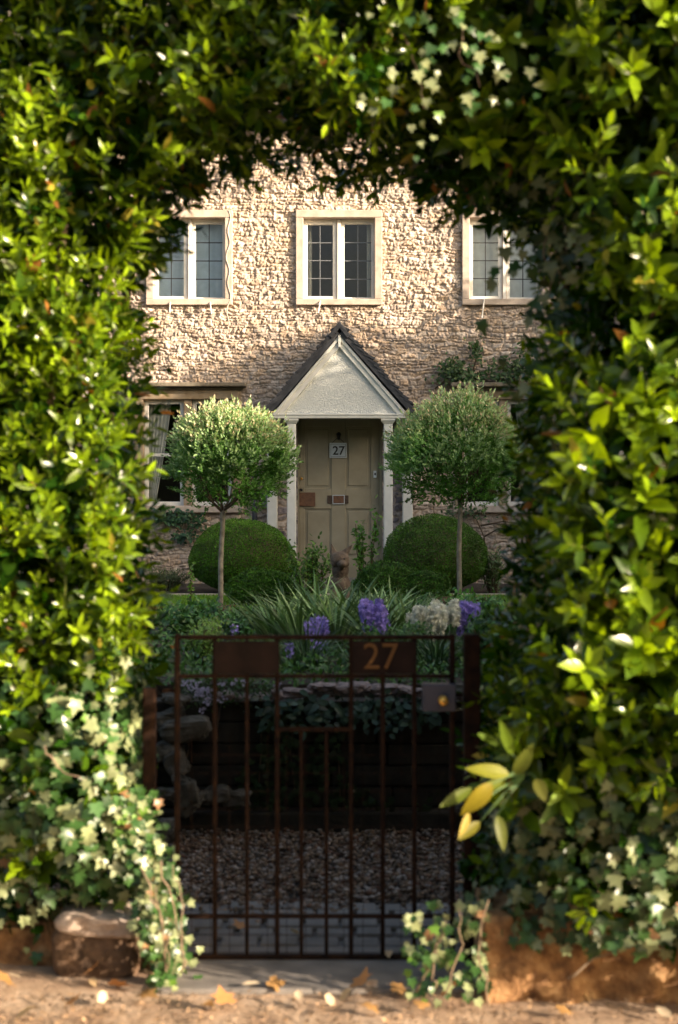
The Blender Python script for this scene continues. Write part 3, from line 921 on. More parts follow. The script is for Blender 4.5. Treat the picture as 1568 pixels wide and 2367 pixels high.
willow('larger willow ball of cream and pink tipped leaves overlapping the porch post', wx(1061, dR), dR, wx(1064, dR), wz(1150, dR), wx(1060, dR), 146 * dR / F, 124 * dR / F, 120 * dR / F, wz(1052, dR), 44, 52000)

# ------------------------------------------------------------------ clipped box domes and mounds
def dome(name, label, cat, cx, cy, rx, h, n, col, seed, group=None, size=.016, base=GZ, rough=.03, low=.62):
    t = thing(name, label, cat, (cx, cy, base), group)
    # inner twiggy mass
    bm = bmesh.new(); bmesh.ops.create_icosphere(bm, subdivisions=4, radius=1)
    vs = np.array([v.co[:] for v in bm.verts])
    def shape(u):
        zz = u[:, 2]
        r = 1 + rough * vnoise3(u, 3, seed) + rough * .5 * vnoise3(u, 9, seed + 1)
        hor = np.sqrt(np.maximum(0, 1 - np.clip(zz, 0, 1) ** 2))
        bulge = np.where(zz < 0, 1 - .12 * zz * zz, 1)
        return np.stack([u[:, 0] * rx * r * bulge, u[:, 1] * rx * r * bulge, (h * (1 - low)) + np.where(zz > 0, zz * h * low, zz * h * (1 - low)) * r], -1)
    core = shape(vs) * np.array([.93, .93, .95])
    for v, p in zip(bm.verts, core): v.co = Vector(p)
    me = bpy.data.meshes.new('twigs'); bm.to_mesh(me); bm.free(); me.materials.append(M['twig']); me.shade_smooth()
    o = bpy.data.objects.new('twigs', me); COL.objects.link(o); o.parent = t
    u = rand_dir(n); u[:, 1] = -np.abs(u[:, 1]) * np.where(rng.random(n) < .8, 1, -1)
    sp = shape(u)
    nr = norm(sp - np.array([0, 0, h * .4]))
    sp = sp - nr * (rng.random(n) ** 2 * .05)[:, None] + np.array([cx, cy, base])
    D = norm(nr + rand_dir(n) * .9)
    c = np.array(col) * rng.uniform(.45, 1.5, (n, 1)) * (1 + .25 * vnoise3(u, 12, seed + 5))[:, None]
    leaves('foliage', T_SMALL, sp, D, norm(nr + rand_dir(n) * .6), rng.uniform(size * .7, size * 1.4, n), size * .7, np.clip(c, .004, 1), M['leaf_box'], t)
    return t
d1 = 15.3
dome('box_ball', 'clipped box dome in front of the downpipe, behind the smaller willow trunk', 'topiary', wx(562, d1), d1, 123 * d1 / F, wz(1200, d1) - GZ, 42000, (.085, .20, .016), 5, 'clipped box domes by the porch')
dome('box_ball', 'clipped box dome behind the larger willow trunk', 'topiary', wx(1006, d1), d1, 122 * d1 / F, wz(1191, d1) - GZ, 42000, (.07, .165, .018), 6, 'clipped box domes by the porch')
dome('mound_shrub', 'low loose green mound in front of the box dome by the smaller willow', 'shrub', wx(606, 13.2), 13.2, 84 * 13.2 / F, wz(1318, 13.2) - GZ, 22000, (.075, .18, .022), 8, None, .02, rough=.09)
dome('mound_shrub', 'wide low dark mound right of the carved animal, below the porch', 'shrub', wx(893, 13.0), 13.0, 85 * 13 / F, wz(1305, 13.0) - GZ, 22000, (.065, .16, .025), 9, None, .02, rough=.10)
dome('mound_shrub', 'low dark mound between the carved animal and the larger willow trunk', 'shrub', wx(985, 12.8), 12.9, 62 * 12.8 / F, wz(1322, 12.8) - GZ, 14000, (.065, .16, .025), 10, None, .02, rough=.10)

# loose leafy shrubs
def leafy(name, label, cat, cx, cy, rx, ry, h, n, size, col, base=GZ, stems=8, group=None, seed=1, shape=T_LEAF, wr=.5, hi=1.5):
    t = thing(name, label, cat, (cx, cy, base), group)
    random.seed(seed)
    mb = MB(); pts = []
    for k in range(stems):
        a = random.uniform(0, 6.28); r_ = random.uniform(.2, .95)
        e = Vector((cx + math.cos(a) * rx * r_, cy + math.sin(a) * ry * r_, base + h * random.uniform(.6, 1.0)))
        b = Vector((cx + math.cos(a) * rx * .2, cy + math.sin(a) * ry * .2, base))
        m = b.lerp(e, .55) + Vector((0, 0, h * .12))
        mb.tube([b, m, e], [.008, .006, .003], 5)
        for s_ in np.linspace(.2, 1, 12):
            q = b.lerp(m, s_ * 1.8) if s_ < .55 else m.lerp(e, (s_ - .55) / .45)
            pts.append(q[:])
    mb.build('stem', M['twig'] if stems < 20 else M['twig'], t, smooth=True)
    pts = np.array(pts)
    O = pts[rng.integers(0, len(pts), n)] + rng.normal(0, 1, (n, 3)) * np.array([rx, ry, h]) * .09
    O[:, 2] = np.maximum(O[:, 2], base + .01)
    D = norm(rand_dir(n) + np.array([0, -.3, .4]))
    c = np.array(col) * np.array([1.9, 2.1, 1.1]) * rng.uniform(.5, hi, (n, 1))
    leaves('leaves', shape, O, D, norm(rand_dir(n) * .6 + np.array([0, -.5, .8])), rng.uniform(size * .6, size * 1.3, n), size * wr, c, M['leaf_garden'], t)
    return t
leafy('rose_bush', 'loose dark rose bush left of the carved animal', 'shrub', wx(715, 12.6), 12.6, .22, .2, wz(1265, 12.6) - GZ, 1300, .045, (.045, .09, .025), stems=14, seed=3)
leafy('rose_bush', 'thin upright rose with tall stems in front of the door', 'shrub', wx(845, 13.4), 13.6, .17, .12, wz(1195, 13.6) - GZ, 420, .05, (.06, .12, .03), stems=7, seed=5)
leafy('lavender_bush', 'grey purple tufty bush on the bed below the curtained window', 'shrub', wx(385, 15.6), 15.6, .34, .25, wz(1318, 15.6) - GZ, 2600, .04, (.06, .075, .05), stems=24, seed=7, shape=T_SMALL, wr=.2)
leafy('bedding_plant', 'grey green strappy plant at the foot of the wall beyond the larger willow', 'plant', wx(1140, 15.2), 15.2, .22, .2, wz(1270, 15.2) - GZ, 700, .07, (.06, .085, .06), stems=14, seed=9, shape=T_SMALL, wr=.2)
# tall thin weed stem on the lawn
leafy('tall_seedling', 'single thin tall stem standing on the lawn left of the smaller willow', 'plant', wx(437, 11.6), 11.6, .03, .02, wz(1295, 11.6) - GZ, 70, .04, (.07, .13, .03), stems=2, seed=2)
# log edging rings round the willow bases
def log_ring(label, cx, cy, rx, ry, h, a0, a1):
    t = MB(); k = int(rx * 2 * abs(a1 - a0) / .045)
    for i in range(k):
        a = a0 + (a1 - a0) * i / k
        x = cx + math.cos(a) * rx; y = cy + math.sin(a) * ry
        hh = h + random.uniform(-.012, .012)
        t.tube([(x, y, GZ - .02), (x, y, GZ + hh)], .019, 7)
    o = t.build('log_edging', M['log'], smooth=False)
    return tag(o, label, 'edging', 'log roll edging round the willow beds')
log_ring('log roll edging curving round the foot of the smaller willow', wx(590, 11.6), 11.75, .37, .40, .075, 2.2, 6.6)
log_ring('log roll edging curving round the foot of the larger willow', wx(1065, 12.3), 12.1, .27, .40, .12, -2.6, 2.4)
MB_ = MB().box(-3.0, 3.0, 14.5, 14.56, GZ, GZ + .03)
tag(MB_.build('lawn_edging', M['dressed'], bevel=.006), 'thin straight pale stone edging along the far side of the lawn', 'edging')

# ------------------------------------------------------------------ carved animal
sd = 11.6
sx, sz = wx(787, sd), GZ
st_t = thing('animal_statue', 'weathered carved stone animal with pricked ears facing the gate', 'statue', (sx, sd, sz))
def ball(bm, c, r, s=(1, 1, 1)):
    m = Matrix.Translation(Vector(c)) @ Matrix.Diagonal((*[r * q for q in s], 1))
    bmesh.ops.create_icosphere(bm, subdivisions=3, radius=1, matrix=m)
bm = bmesh.new()
H = wz(1256, sd) - sz      # height to the ear tips
hz_ = H - .135
ball(bm, (0, .02, .10), .115, (1.0, 1.1, .9)); ball(bm, (0, .0, .25), .092, (.95, .95, 1.4)); ball(bm, (0, -.015, .40), .075, (.95, .95, 1.3))
ball(bm, (0, -.02, hz_ - .05), .062, (1.05, 1, 1.2))
ball(bm, (-.005, -.035, hz_), .076, (1.05, 1.0, .92))               # skull
ball(bm, (.014, -.105, hz_ - .032), .040, (1.0, 1.35, .8)); ball(bm, (.018, -.148, hz_ - .030), .018, (1.2, .8, .8))   # muzzle, nose
ball(bm, (.014, -.095, hz_ - .062), .028, (.9, 1.2, .5))           # lower jaw
ball(bm, (-.045, -.06, hz_ - .03), .030); ball(bm, (.045, -.06, hz_ - .03), .030)
for s_ in (-1, 1):
    ball(bm, (s_ * .05, -.09, .13), .03, (1, 1, 4.0)); ball(bm, (s_ * .052, -.125, .015), .035, (1, 1.3, .6)); ball(bm, (s_ * .09, .02, .07), .062, (.8, 1.4, 1.0))
    # pricked ears
    m = Matrix.Translation(Vector((s_ * .062, -.03, hz_ + .082))) @ Matrix.Rotation(s_ * R(14 if s_ < 0 else 42), 4, 'Y')
    bmesh.ops.create_cone(bm, cap_ends=True, segments=12, radius1=.040, radius2=.004, depth=.115, matrix=m @ Matrix.Diagonal((1, .6, 1, 1)))
me = bpy.data.meshes.new('body'); bm.to_mesh(me); bm.free(); me.materials.append(M['statue'])
o = bpy.data.objects.new('body', me); COL.objects.link(o); o.parent = st_t
rm = o.modifiers.new('join', 'REMESH'); rm.mode = 'VOXEL'; rm.voxel_size = .0055; rm.use_smooth_shade = True
sm = o.modifiers.new('soft', 'SMOOTH'); sm.factor = .5; sm.iterations = 1
for s_ in (-1, 1):
    rock('eye', (sx + s_ * .027 + .006, sd - .100, sz + hz_ + .012), (.018, .012, .016), M['black'], st_t, sub=2, rough=0)

# ------------------------------------------------------------------ iris and other border plants
def blades(name, base, n, h, spread, width, col, mat, parent, seg=6, bend=.5, var=.5):
    V = []; Fl = []; C = []
    for i in range(n):
        a = rng.uniform(0, 6.28); r_ = rng.uniform(0, spread * .35)
        b = np.array(base) + np.array([math.cos(a) * r_, math.sin(a) * r_, 0])
        L = h * rng.uniform(.55, 1.1); lean = rng.uniform(.05, .55); bd = rng.uniform(.1, bend)
        out = np.array([math.cos(a), math.sin(a), 0]); side = np.array([-math.sin(a), math.cos(a), 0])
        tw = rng.uniform(-1.3, 1.3); sd_ = side * math.cos(tw) + out * math.sin(tw) * .8
        cc = np.array(col) * rng.uniform(1 - var, 1 + var)
        if rng.random() < .3: cc = cc * np.array([2.8, 2.3, 3.2])  # lighter bluish blades: leaf highlights put into the colour
        k0 = len(V)
        for j in range(seg + 1):
            s = j / seg
            p = b + out * L * (lean * s + bd * s ** 2.5) + np.array([0, 0, 1]) * L * (s - .45 * bd * s ** 2.6 * 1.5)
            wd = width * (1 - s ** 3) * (.7 + .6 * s * (1 - s)) + .0006
            V.append(p - sd_ * wd / 2); V.append(p + sd_ * wd / 2); C += [cc, cc]
            if j: Fl.append((k0 + 2 * j - 2, k0 + 2 * j - 1, k0 + 2 * j + 1, k0 + 2 * j))
    Fl = np.array(Fl)
    return mesh_np(name, np.array(V), Fl.ravel(), np.full(len(Fl), 4), mat, parent, np.array(C), 'leafcol', True)

iris_at = [(640, 8.9, .42), (690, 8.6, .46), (735, 9.3, .50), (775, 8.7, .52), (815, 9.4, .52), (860, 8.9, .46), (905, 9.5, .46), (945, 9.0, .44), (985, 9.4, .36), (665, 9.7, .48), (880, 8.3, .36)]
for X, d, h in iris_at:
    t = thing('iris_plant', 'clump of upright grey green sword leaves in the raised bed behind the gate', 'plant', (wx(X, d), d, GZ), 'iris clumps in the raised bed')
    blades('leaf_blade', (wx(X, d), d, GZ), 60, h, .17, .030, (.11, .20, .065), M['leaf_garden'], t, bend=.5)
for X, d, h, lab in ((712, 7.75, .34, 'fine grassy clump arching over the stone edging left of the gate number'), (1010, 7.7, .33, 'narrow upright leaf clump behind the lock side of the gate'), (835, 7.5, .22, 'short drooping grass tuft behind the gate number plate')):
    t = thing('grassy_plant', lab, 'plant', (wx(X, d), d, GZ))
    blades('leaf_blade', (wx(X, d), d, GZ), 90, h, .24, .010, (.045, .10, .04), M['leaf_garden'], t, bend=.9)

def flower_clump(label, X, Y, d, rx, rz_, n, colr, seed, size=.014, heads=9):
    """upright flower spikes made of small star florets over green stems"""
    random.seed(seed)
    cx, cz = wx(X, d), wz(Y, d)
    t = thing('flowering_plant', label, 'flower', (cx, d, GZ))
    mb = MB(); O = []
    for k in range(heads):
        hx = cx + random.uniform(-1, 1) * rx; hy = d + random.uniform(-.12, .12); hz2 = cz + random.uniform(-1, 1) * rz_
        L = random.uniform(.05, .09)
        mb.tube([(cx + (hx - cx) * .6, hy, GZ), ((hx + cx) / 2 + (hx - cx) * .3, hy, (GZ + hz2) / 2), (hx, hy, hz2 - L), (hx, hy, hz2 + L * .4)], [.004, .004, .003, .002], 5)
        m = n // heads
        s = rng.uniform(-1, .5, m); a = rng.uniform(0, 6.28, m); r_ = .026 * (1 - np.abs(s) * .45) * rng.uniform(.5, 1.1, m)
        O.append(np.stack([hx + np.cos(a) * r_, hy + np.sin(a) * r_, hz2 + s * L], -1))
    mb.build('stem', M['leaf_garden_solid'], t, smooth=True)
    for Oh in O:
        m = len(Oh)
        Nn = norm(np.stack([rng.normal(0, .6, m), -np.ones(m), rng.normal(.2, .6, m)], -1))
        c = np.array(colr) * rng.uniform(.55, 1.25, (m, 1))
        leaves('flower_head', T_STAR, Oh, norm(np.cross(Nn, rand_dir(m))), Nn, rng.uniform(size * .7, size * 1.2, m), size, np.clip(c, 0, .95), M['petal'], t, curl=.1)
    blades('leaf_blade', (cx, d, GZ), 24, max(.12, (cz - GZ) * .75), .2, .012, (.045, .10, .03), M['leaf_garden'], t)
    return t
M['leaf_garden_solid'] = mat_plain('green stem', (.06, .12, .03), .6)
PUR = (.42, .33, .80); WHT = (.92, .90, .72)
flower_clump('dense tall mass of purple flower spikes above the gate number plate', 866, 1426, 8.2, .065, .075, 1300, PUR, 1, .017, 15)
flower_clump('small purple flowers low beside the top rail, in front of the sword leaves', 732, 1446, 8.0, .045, .045, 220, PUR, 2, .014, 6)
flower_clump('broad creamy white flower mass between two purple ones behind the gate', 985, 1430, 8.3, .105, .045, 1500, WHT, 3, .017, 20)
flower_clump('creamy white flower spikes standing highest, before the larger willow trunk', 1030, 1418, 8.6, .075, .05, 900, WHT, 4, .017, 12)
flower_clump('purple flower spikes beside the gate post, right of the white flowers', 1083, 1424, 8.6, .055, .055, 700, PUR, 5, .015, 8)
flower_clump('few purple flowers seen through the gate left of the number plate', 740, 1497, 7.7, .03, .02, 60, PUR, 6, .012, 3)
flower_clump('lone purple flower seen through the gate beside the blank plate', 672, 1496, 7.7, .008, .008, 24, PUR, 7, .012, 1)
flower_clump('tiny purple flower showing just above the rail over the blank plate', 541, 1457, 8.2, .01, .006, 16, PUR, 12, .012, 1)

# low bedding plants along the raised bed
def low(label, X0, X1, d0, d1, h, n, size, col, seed, shape=T_LEAF, wr=.5, mat='leaf_garden', hi=1.5):
    cx = (wx(X0, d0) + wx(X1, d0)) / 2
    return leafy('bedding_plant', label, 'plant', cx, (d0 + d1) / 2, abs(wx(X1, d0) - wx(X0, d0)) / 2, (d1 - d0) / 2, h, n, size, col, GZ, 34, None, seed, shape, wr, hi)
low('spreading dark leaved plants on the bed before the lawn, left of the smaller willow', 340, 480, 9.2, 10.6, .20, 3000, .05, (.03, .075, .03), 11)
low('low bluish leaved plants between the blank plate and the log edging', 480, 620, 9.2, 10.4, .17, 2400, .045, (.04, .085, .045), 12)
low('yellow green fine leaved plant behind the gate beside the blank plate', 395, 510, 7.7, 8.5, .24, 2600, .022, (.10, .16, .05), 13, T_SMALL)
low('mixed dark leaves at the raised bed between blank plate and number plate', 500, 650, 7.5, 8.2, .15, 1600, .03, (.04, .085, .03), 14)
low('green leaves massed right of the purple flowers by the gate post', 1050, 1200, 8.6, 9.8, .30, 3400, .04, (.04, .10, .03), 15)
low('dark low foliage behind the gate number plate', 830, 1010, 7.6, 8.4, .22, 2600, .03, (.04, .085, .035), 16)
low('dark ground plants beside the hedge end, right of the gate post', 1100, 1230, 7.4, 8.4, .28, 2200, .04, (.03, .07, .03), 17)
low('dark leafy edge plants below the carved animal', 700, 900, 10.0, 11.2, .20, 3000, .035, (.03, .07, .028), 18)
low('dark leafy plants under the wide low mound', 880, 1060, 10.4, 11.8, .20, 2800, .035, (.03, .07, .028), 19)
# ground cover between the named plants
m = 16000
O = np.stack([rng.uniform(-1.8, 1.8, m), 7.05 + 5.1 * rng.random(m) ** 1.3, GZ + rng.random(m) ** 1.5 * .10], -1)
tag(leaves('ground_cover', T_LEAF, O, norm(rand_dir(m) + np.array([0, -.3, .6])), norm(rand_dir(m) * .7 + np.array([0, -.5, .8])), rng.uniform(.02, .05, m), .018,
           np.array([.07, .17, .035]) * rng.uniform(.4, 1.5, (m, 1)), M['leaf_garden']), kind='stuff')
# small white flowers trailing over the rocks
t = thing('trailing_flower', 'small pale lilac flowers trailing over the rocks left behind the gate', 'flower', (wx(450, 6.8), 6.8, GZ))
m = 200
q = rng.random(m)
O = np.stack([wx(425, 6.75) + q * .18 + rng.normal(0, .02, m), 6.82 - rng.random(m) * .1, wz(1575, 6.75) - q * .10 + rng.normal(0, .012, m)], -1)
for k, (X, Y) in enumerate(((540, 1578), (565, 1575), (515, 1583), (640, 1585), (470, 1640), (478, 1625), (480, 1595), (455, 1605))):
    O[k * 8:(k + 1) * 8] = np.array([wx(X, 6.75), 6.74, wz(Y, 6.75)]) + rng.normal(0, .008, (8, 3))
leaves('petals', T_STAR, O, norm(np.cross(np.tile([0, -1, .4], (m, 1)) + rng.normal(0, .3, (m, 3)), rand_dir(m))), np.tile([0, -1.0, .4], (m, 1)), rng.uniform(.005, .010, m), .008, np.array([.5, .46, .62]) * rng.uniform(.7, 1.2, (m, 1)), M['petal'], t)
m = 900
O = np.stack([rng.uniform(wx(400, 6.8), wx(640, 6.8), m), 6.9 - rng.random(m) * .14, GZ + rng.normal(.0, .04, m)], -1)
leaves('leaves', T_SMALL, O, norm(rand_dir(m) + np.array([0, -.6, .2])), rand_dir(m), rng.uniform(.015, .03, m), .012, np.array([.05, .10, .03]) * rng.uniform(.5, 1.4, (m, 1)), M['leaf_garden'], t)

# ------------------------------------------------------------------ retaining edge behind the gate
wy = 6.98
rw = thing('sleeper_wall', 'dark stacked timber sleepers holding up the raised bed behind the gate', 'retaining wall', (0, wy, 0))
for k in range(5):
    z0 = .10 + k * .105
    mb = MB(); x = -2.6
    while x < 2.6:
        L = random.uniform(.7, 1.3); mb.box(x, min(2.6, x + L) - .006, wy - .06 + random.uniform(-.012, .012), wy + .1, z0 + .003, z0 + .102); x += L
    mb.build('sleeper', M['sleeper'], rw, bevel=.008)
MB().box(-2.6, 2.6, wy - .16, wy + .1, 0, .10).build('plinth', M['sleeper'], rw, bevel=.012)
# stones lying along the top edge, arching over the wall
rk = random.Random(11)
def rocks(lst, mat, grp, lab):
    for k, (X, Y, d, sx_, sy_, sz_, rt_) in enumerate(lst):
        o = rock('rock', P(X, Y, d), (sx_, sy_, sz_), mat, None, seed=k * 3 + 1, rough=.26, rot=rt_, flat=True, sub=4, pw=.5)
        tag(o, lab[k] if isinstance(lab, list) else lab, 'rock', grp)
edge = []
X = 500
while X < 1075:
    wd = rk.uniform(26, 62)
    Y = 1612 - 24 * math.sin(max(0, min(1, (X - 560) / 470)) * math.pi) + rk.uniform(-4, 4)
    edge.append((X + wd / 2, Y, 6.86, wd * 1.0 / 476, .13, rk.uniform(.028, .05), rk.uniform(-.12, .12)))
    X += wd * .95
M['rock_edge'] = mat_noise('edging stone', (.13, .095, .085), (.30, .235, .215), 14, .9, .8, .01, bscale=40)
rocks(edge, M['rock_edge'], 'flat stones edging the raised bed', 'flat pinkish grey edging stone on top of the sleeper wall')
rocks([(432, 1692, 6.72, .20, .14, .115, .1), (410, 1618, 6.8, .12, .12, .05, -.1), (392, 1668, 6.8, .13, .12, .10, .2), (412, 1768, 6.65, .12, .1, .10, -.9), (432, 1835, 6.6, .10, .1, .17, .2),
       (392, 1835, 6.62, .11, .1, .07, -.2), (455, 1850, 6.66, .10, .1, .05, .5), (500, 1838, 6.72, .13, .1, .07, .1), (388, 1925, 6.45, .11, .1, .10, .0), (405, 1985, 6.3, .12, .12, .06, -.6), (385, 1740, 6.7, .14, .12, .10, 0),
       (545, 1842, 6.74, .14, .1, .08, 0), (1063, 1862, 6.7, .09, .08, .035, .1), (1120, 1600, 6.7, .14, .1, .10, .1), (1075, 1590, 6.8, .10, .1, .05, 0)],
      M['rock'], None,
      ['big tan boulder showing at the hinge side of the gate, near the top', 'thin flat rock above the big tan boulder', 'squarish rock tucked behind the big tan boulder', 'tilted rock just below the big tan boulder',
       'upright pale rock beside the hinge bar, halfway down', 'small pale rock left of the upright pale one', 'thin slanting rock right of the upright pale one', 'dim flat rock on the timber plinth, second bar gap',
       'pale rock beside the lower hinge, above the gravel', 'slanting rock at the gravel edge by the lower hinge', 'dim rock between the tilted rock and the hedge', 'rounded dim rock in the second bar gap, farther right',
       'small reddish rock on the gravel edge under the lock', 'rock beside the gate post under the flowers', 'small rock behind the lock case'])
# broad dark leaves hanging over the wall
t = thing('hanging_plant', 'dark bluish broad leaves hanging over the edging behind the bars', 'plant', (wx(800, 6.8), 6.8, GZ))
m = 260
O = np.stack([rng.uniform(wx(600, 6.75), wx(1040, 6.75), m), 6.84 - rng.random(m) * .12, wz(1640, 6.8) + rng.normal(0, .045, m)], -1)
leaves('leaves', T_LEAF, O, norm(np.stack([rng.normal(0, 1, m), -rng.uniform(.2, 1, m), rng.normal(-.4, .5, m)], -1)), norm(np.stack([rng.normal(0, .3, m), -np.ones(m), rng.uniform(.3, 1.2, m)], -1)),
       rng.uniform(.03, .07, m), .03, np.array([.035, .07, .04]) * rng.uniform(.5, 1.6, (m, 1)), M['leaf_garden'], t)

t = thing('wall_ivy', 'dark creeping leaves growing down the timbers between the boulders and the bars', 'ivy', (wx(560, 6.85), 6.85, .3))
m = 900
O = np.stack([wx(395, 6.8) + rng.random(m) ** 1.4 * 1.3, 6.88 - rng.random(m) * .07, .12 + rng.random(m) * .5], -1)
O = O[vnoise3(O, 7, 5) > -.1]; m = len(O)
leaves('leaves', T_IVY, O, norm(np.stack([rng.normal(0, .5, m), 0 * O[:, 0], -np.ones(m)], -1)), norm(np.stack([rng.normal(0, .4, m), -np.ones(m), rng.normal(.3, .3, m)], -1)), rng.uniform(.02, .045, m), .035, np.array([.03, .055, .02]) * rng.uniform(.4, 1.6, (m, 1)), M['leaf_garden'], t)
mb = MB()
for k in range(5):
    x_ = wx(420 + k * 90, 6.85); mb.tube([(x_, 6.9, .62), (x_ + random.uniform(-.05, .05), 6.87, .4), (x_ + random.uniform(-.1, .1), 6.86, .15)], .004, 5)
mb.build('stem', M['twig'], t, smooth=True)
# ------------------------------------------------------------------ gate
GY = 4.87; gs = F / GY
def gx_(X): return (X - 784) / gs
def gz_(Y): return CAM_Z + (1183.5 - Y) / gs
gate = thing('garden_gate', 'low rusty iron bar gate with a number plate in the hedge opening', 'gate', (gx_(730), GY, 0))
def bar(name, x, z0, z1, r=.0078, mat='rust'):
    return MB().box(x - r, x + r, GY - r, GY + r, z0, z1).build(name, M[mat], gate, bevel=.003)
ztop, zbot = gz_(1470), gz_(2214)
fr_ = MB().box(gx_(408), gx_(1052), GY - .014, GY + .014, gz_(1478), gz_(1468)).box(gx_(408), gx_(1052), GY - .012, GY + .012, gz_(2217), gz_(2206))
fr_.box(gx_(404), gx_(416), GY - .0145, GY + .0145, gz_(2217), gz_(1466)).box(gx_(1040), gx_(1052), GY - .0145, GY + .0145, gz_(2217), gz_(1466))
fr_.build('frame', M['rust'], gate, bevel=.004)
for Y, xa, xb in ((1563, 416, 1040), (2118, 416, 1040)):
    MB().box(gx_(xa), gx_(xb), GY - .009, GY + .009, gz_(Y + 4), gz_(Y - 4)).build('rail', M['rust'], gate)
MB().box(gx_(640), gx_(816), GY - .0125, GY - .0095, gz_(1690), gz_(1680)).build('short_rail', M['rust'], gate)
for X in (497, 571, 641, 697, 755, 812, 885, 958):
    bar('upright_bar', gx_(X), gz_(2209), gz_(1690) if X in (697, 755) else gz_(1478), .0065 if X in (571, 697, 755) else .0078)
for Xa, Xb in ((495, 647), (815, 962)):
    p_ = MB().box(gx_(Xa), gx_(Xb), GY - .0155, GY - .0105, gz_(1557), gz_(1481)).build('number_plate' if Xa > 700 else 'blank_plate', M['iron_plate'], gate, bevel=.002)
    if Xa > 700:
        text_mesh('numeral', '27', .128, M['gold'], p_, (gx_(880), GY - .018, gz_(1519)), .0015, offset=-.0004, sx=.98)
lk = MB().box(gx_(976), gx_(1052), GY - .045, GY + .02, gz_(1641), gz_(1579)).build('lock_case', M['lock_blue'], gate, bevel=.004)
MB().tube([(gx_(1022), GY - .045, gz_(1614)), (gx_(1022), GY - .075, gz_(1614)), (gx_(1022), GY - .088, gz_(1614))], [.017, .0165, .010], 18).build('knob', M['brass'], lk, smooth=True)
MB().tube([(gx_(1022), GY - .088, gz_(1614)), (gx_(1022), GY - .0905, gz_(1614))], [.004, .004], 10).build('keyhole', M['lockwood'], lk)
# fine wire mesh over the lower half
wm = MB()
for k in range(14):
    x = gx_(420) + (gx_(1038) - gx_(420)) * (k + .5) / 14; wm.box(x - .0009, x + .0009, GY + .010, GY + .0124, gz_(2209), gz_(1700))
for k in range(12):
    z = gz_(2205) + k * .062; wm.box(gx_(416), gx_(1040), GY + .0128, GY + .015, z - .0009, z + .0009)
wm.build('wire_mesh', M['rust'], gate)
for X, nm, lab in ((1091, 'gate_post', 'dark square iron post carrying the gate latch beside the lock'), (346, 'gate_post', 'dark iron hinge post half hidden in the hedge beside the gate')):
    hw_ = .028 if X > 700 else .022
    o = MB().box(gx_(X) - hw_, gx_(X) + hw_, GY - hw_, GY + hw_, 0, gz_(1466 if X > 700 else 1590)).build(nm, M['rust'], bevel=.005)
    tag(o, lab, 'post')
MB().box(gx_(376), gx_(404), GY - .006, GY + .006, gz_(2180), gz_(2172)).box(gx_(376), gx_(404), GY - .006, GY + .006, gz_(1600), gz_(1592)).build('hinge', M['rust'], gate)
MB().box(gx_(1052), gx_(1070), GY - .004, GY + .008, gz_(1612), gz_(1602)).build('latch', M['rust'], gate)

# ------------------------------------------------------------------ hedge arch
OPEN = [(-.56, -.2), (-.58, .0), (-.66, .4), (-.70, .8), (-.715, 1.3), (-.735, 1.9), (-.735, 2.30), (-.68, 2.53), (-.585, 2.66), (-.49, 2.77), (-.37, 2.83), (-.28, 2.90), (-.18, 2.91), (-.04, 2.88), (.10, 2.86), (.24, 2.87),
        (.31, 2.78), (.36, 2.70), (.50, 2.68), (.64, 2.68), (.735, 2.56), (.77, 2.42), (.80, 2.30), (.74, 2.12), (.70, 1.85), (.69, 1.5), (.67, 1.2), (.60, 1.08), (.57, .95), (.53, .78), (.50, .6), (.50, .4), (.44, .2), (.42, .0), (.42, -.2)]
OP = np.array(OPEN)
def poly_dist(q):
    """signed distance in x,z to the opening: positive inside the foliage"""
    a = OP; b = np.roll(OP, -1, 0)
    best = np.full(len(q), 1e9); bn = np.zeros((len(q), 2)); inside = np.zeros(len(q), bool)
    for p0, p1 in zip(a, b):
        e = p1 - p0; t_ = np.clip(((q - p0) @ e) / (e @ e), 0, 1)
        c = p0 + t_[:, None] * e; dv = q - c; dd = np.sqrt((dv ** 2).sum(1))
        m = dd < best; best[m] = dd[m]; bn[m] = -dv[m]
        cross = ((p0[1] > q[:, 1]) != (p1[1] > q[:, 1]))
        xi = p0[0] + (q[:, 1] - p0[1]) / (p1[1] - p0[1] + 1e-12) * (p1[0] - p0[0])
        inside ^= cross & (q[:, 0] < xi)
    nrm = bn / np.maximum(np.linalg.norm(bn, axis=1, keepdims=True), 1e-9)
    return np.where(inside, -best, best), nrm
HB = 5.45; HT = 3.75
def front_y(x, z):
    up_ = np.clip((z - .5) / .5, 0, 1)
    return 4.46 + .24 * np.clip((.55 - z) / .5, 0, 1) * np.clip(-x * 3, 0, 1) - .04 * up_ - (.17 + .10 * up_) * np.clip(x, -1.0, 1.2) + .30 * np.exp(-((x - .40) / .30) ** 2 - ((z - 2.80) / .22) ** 2) + .05 * np.sin(x * 3.1 + z * 1.7) + .035 * np.sin(x * 7.3 - z * 5.1 + 1) + .03 * np.sin(z * 9.1 + x * 2)
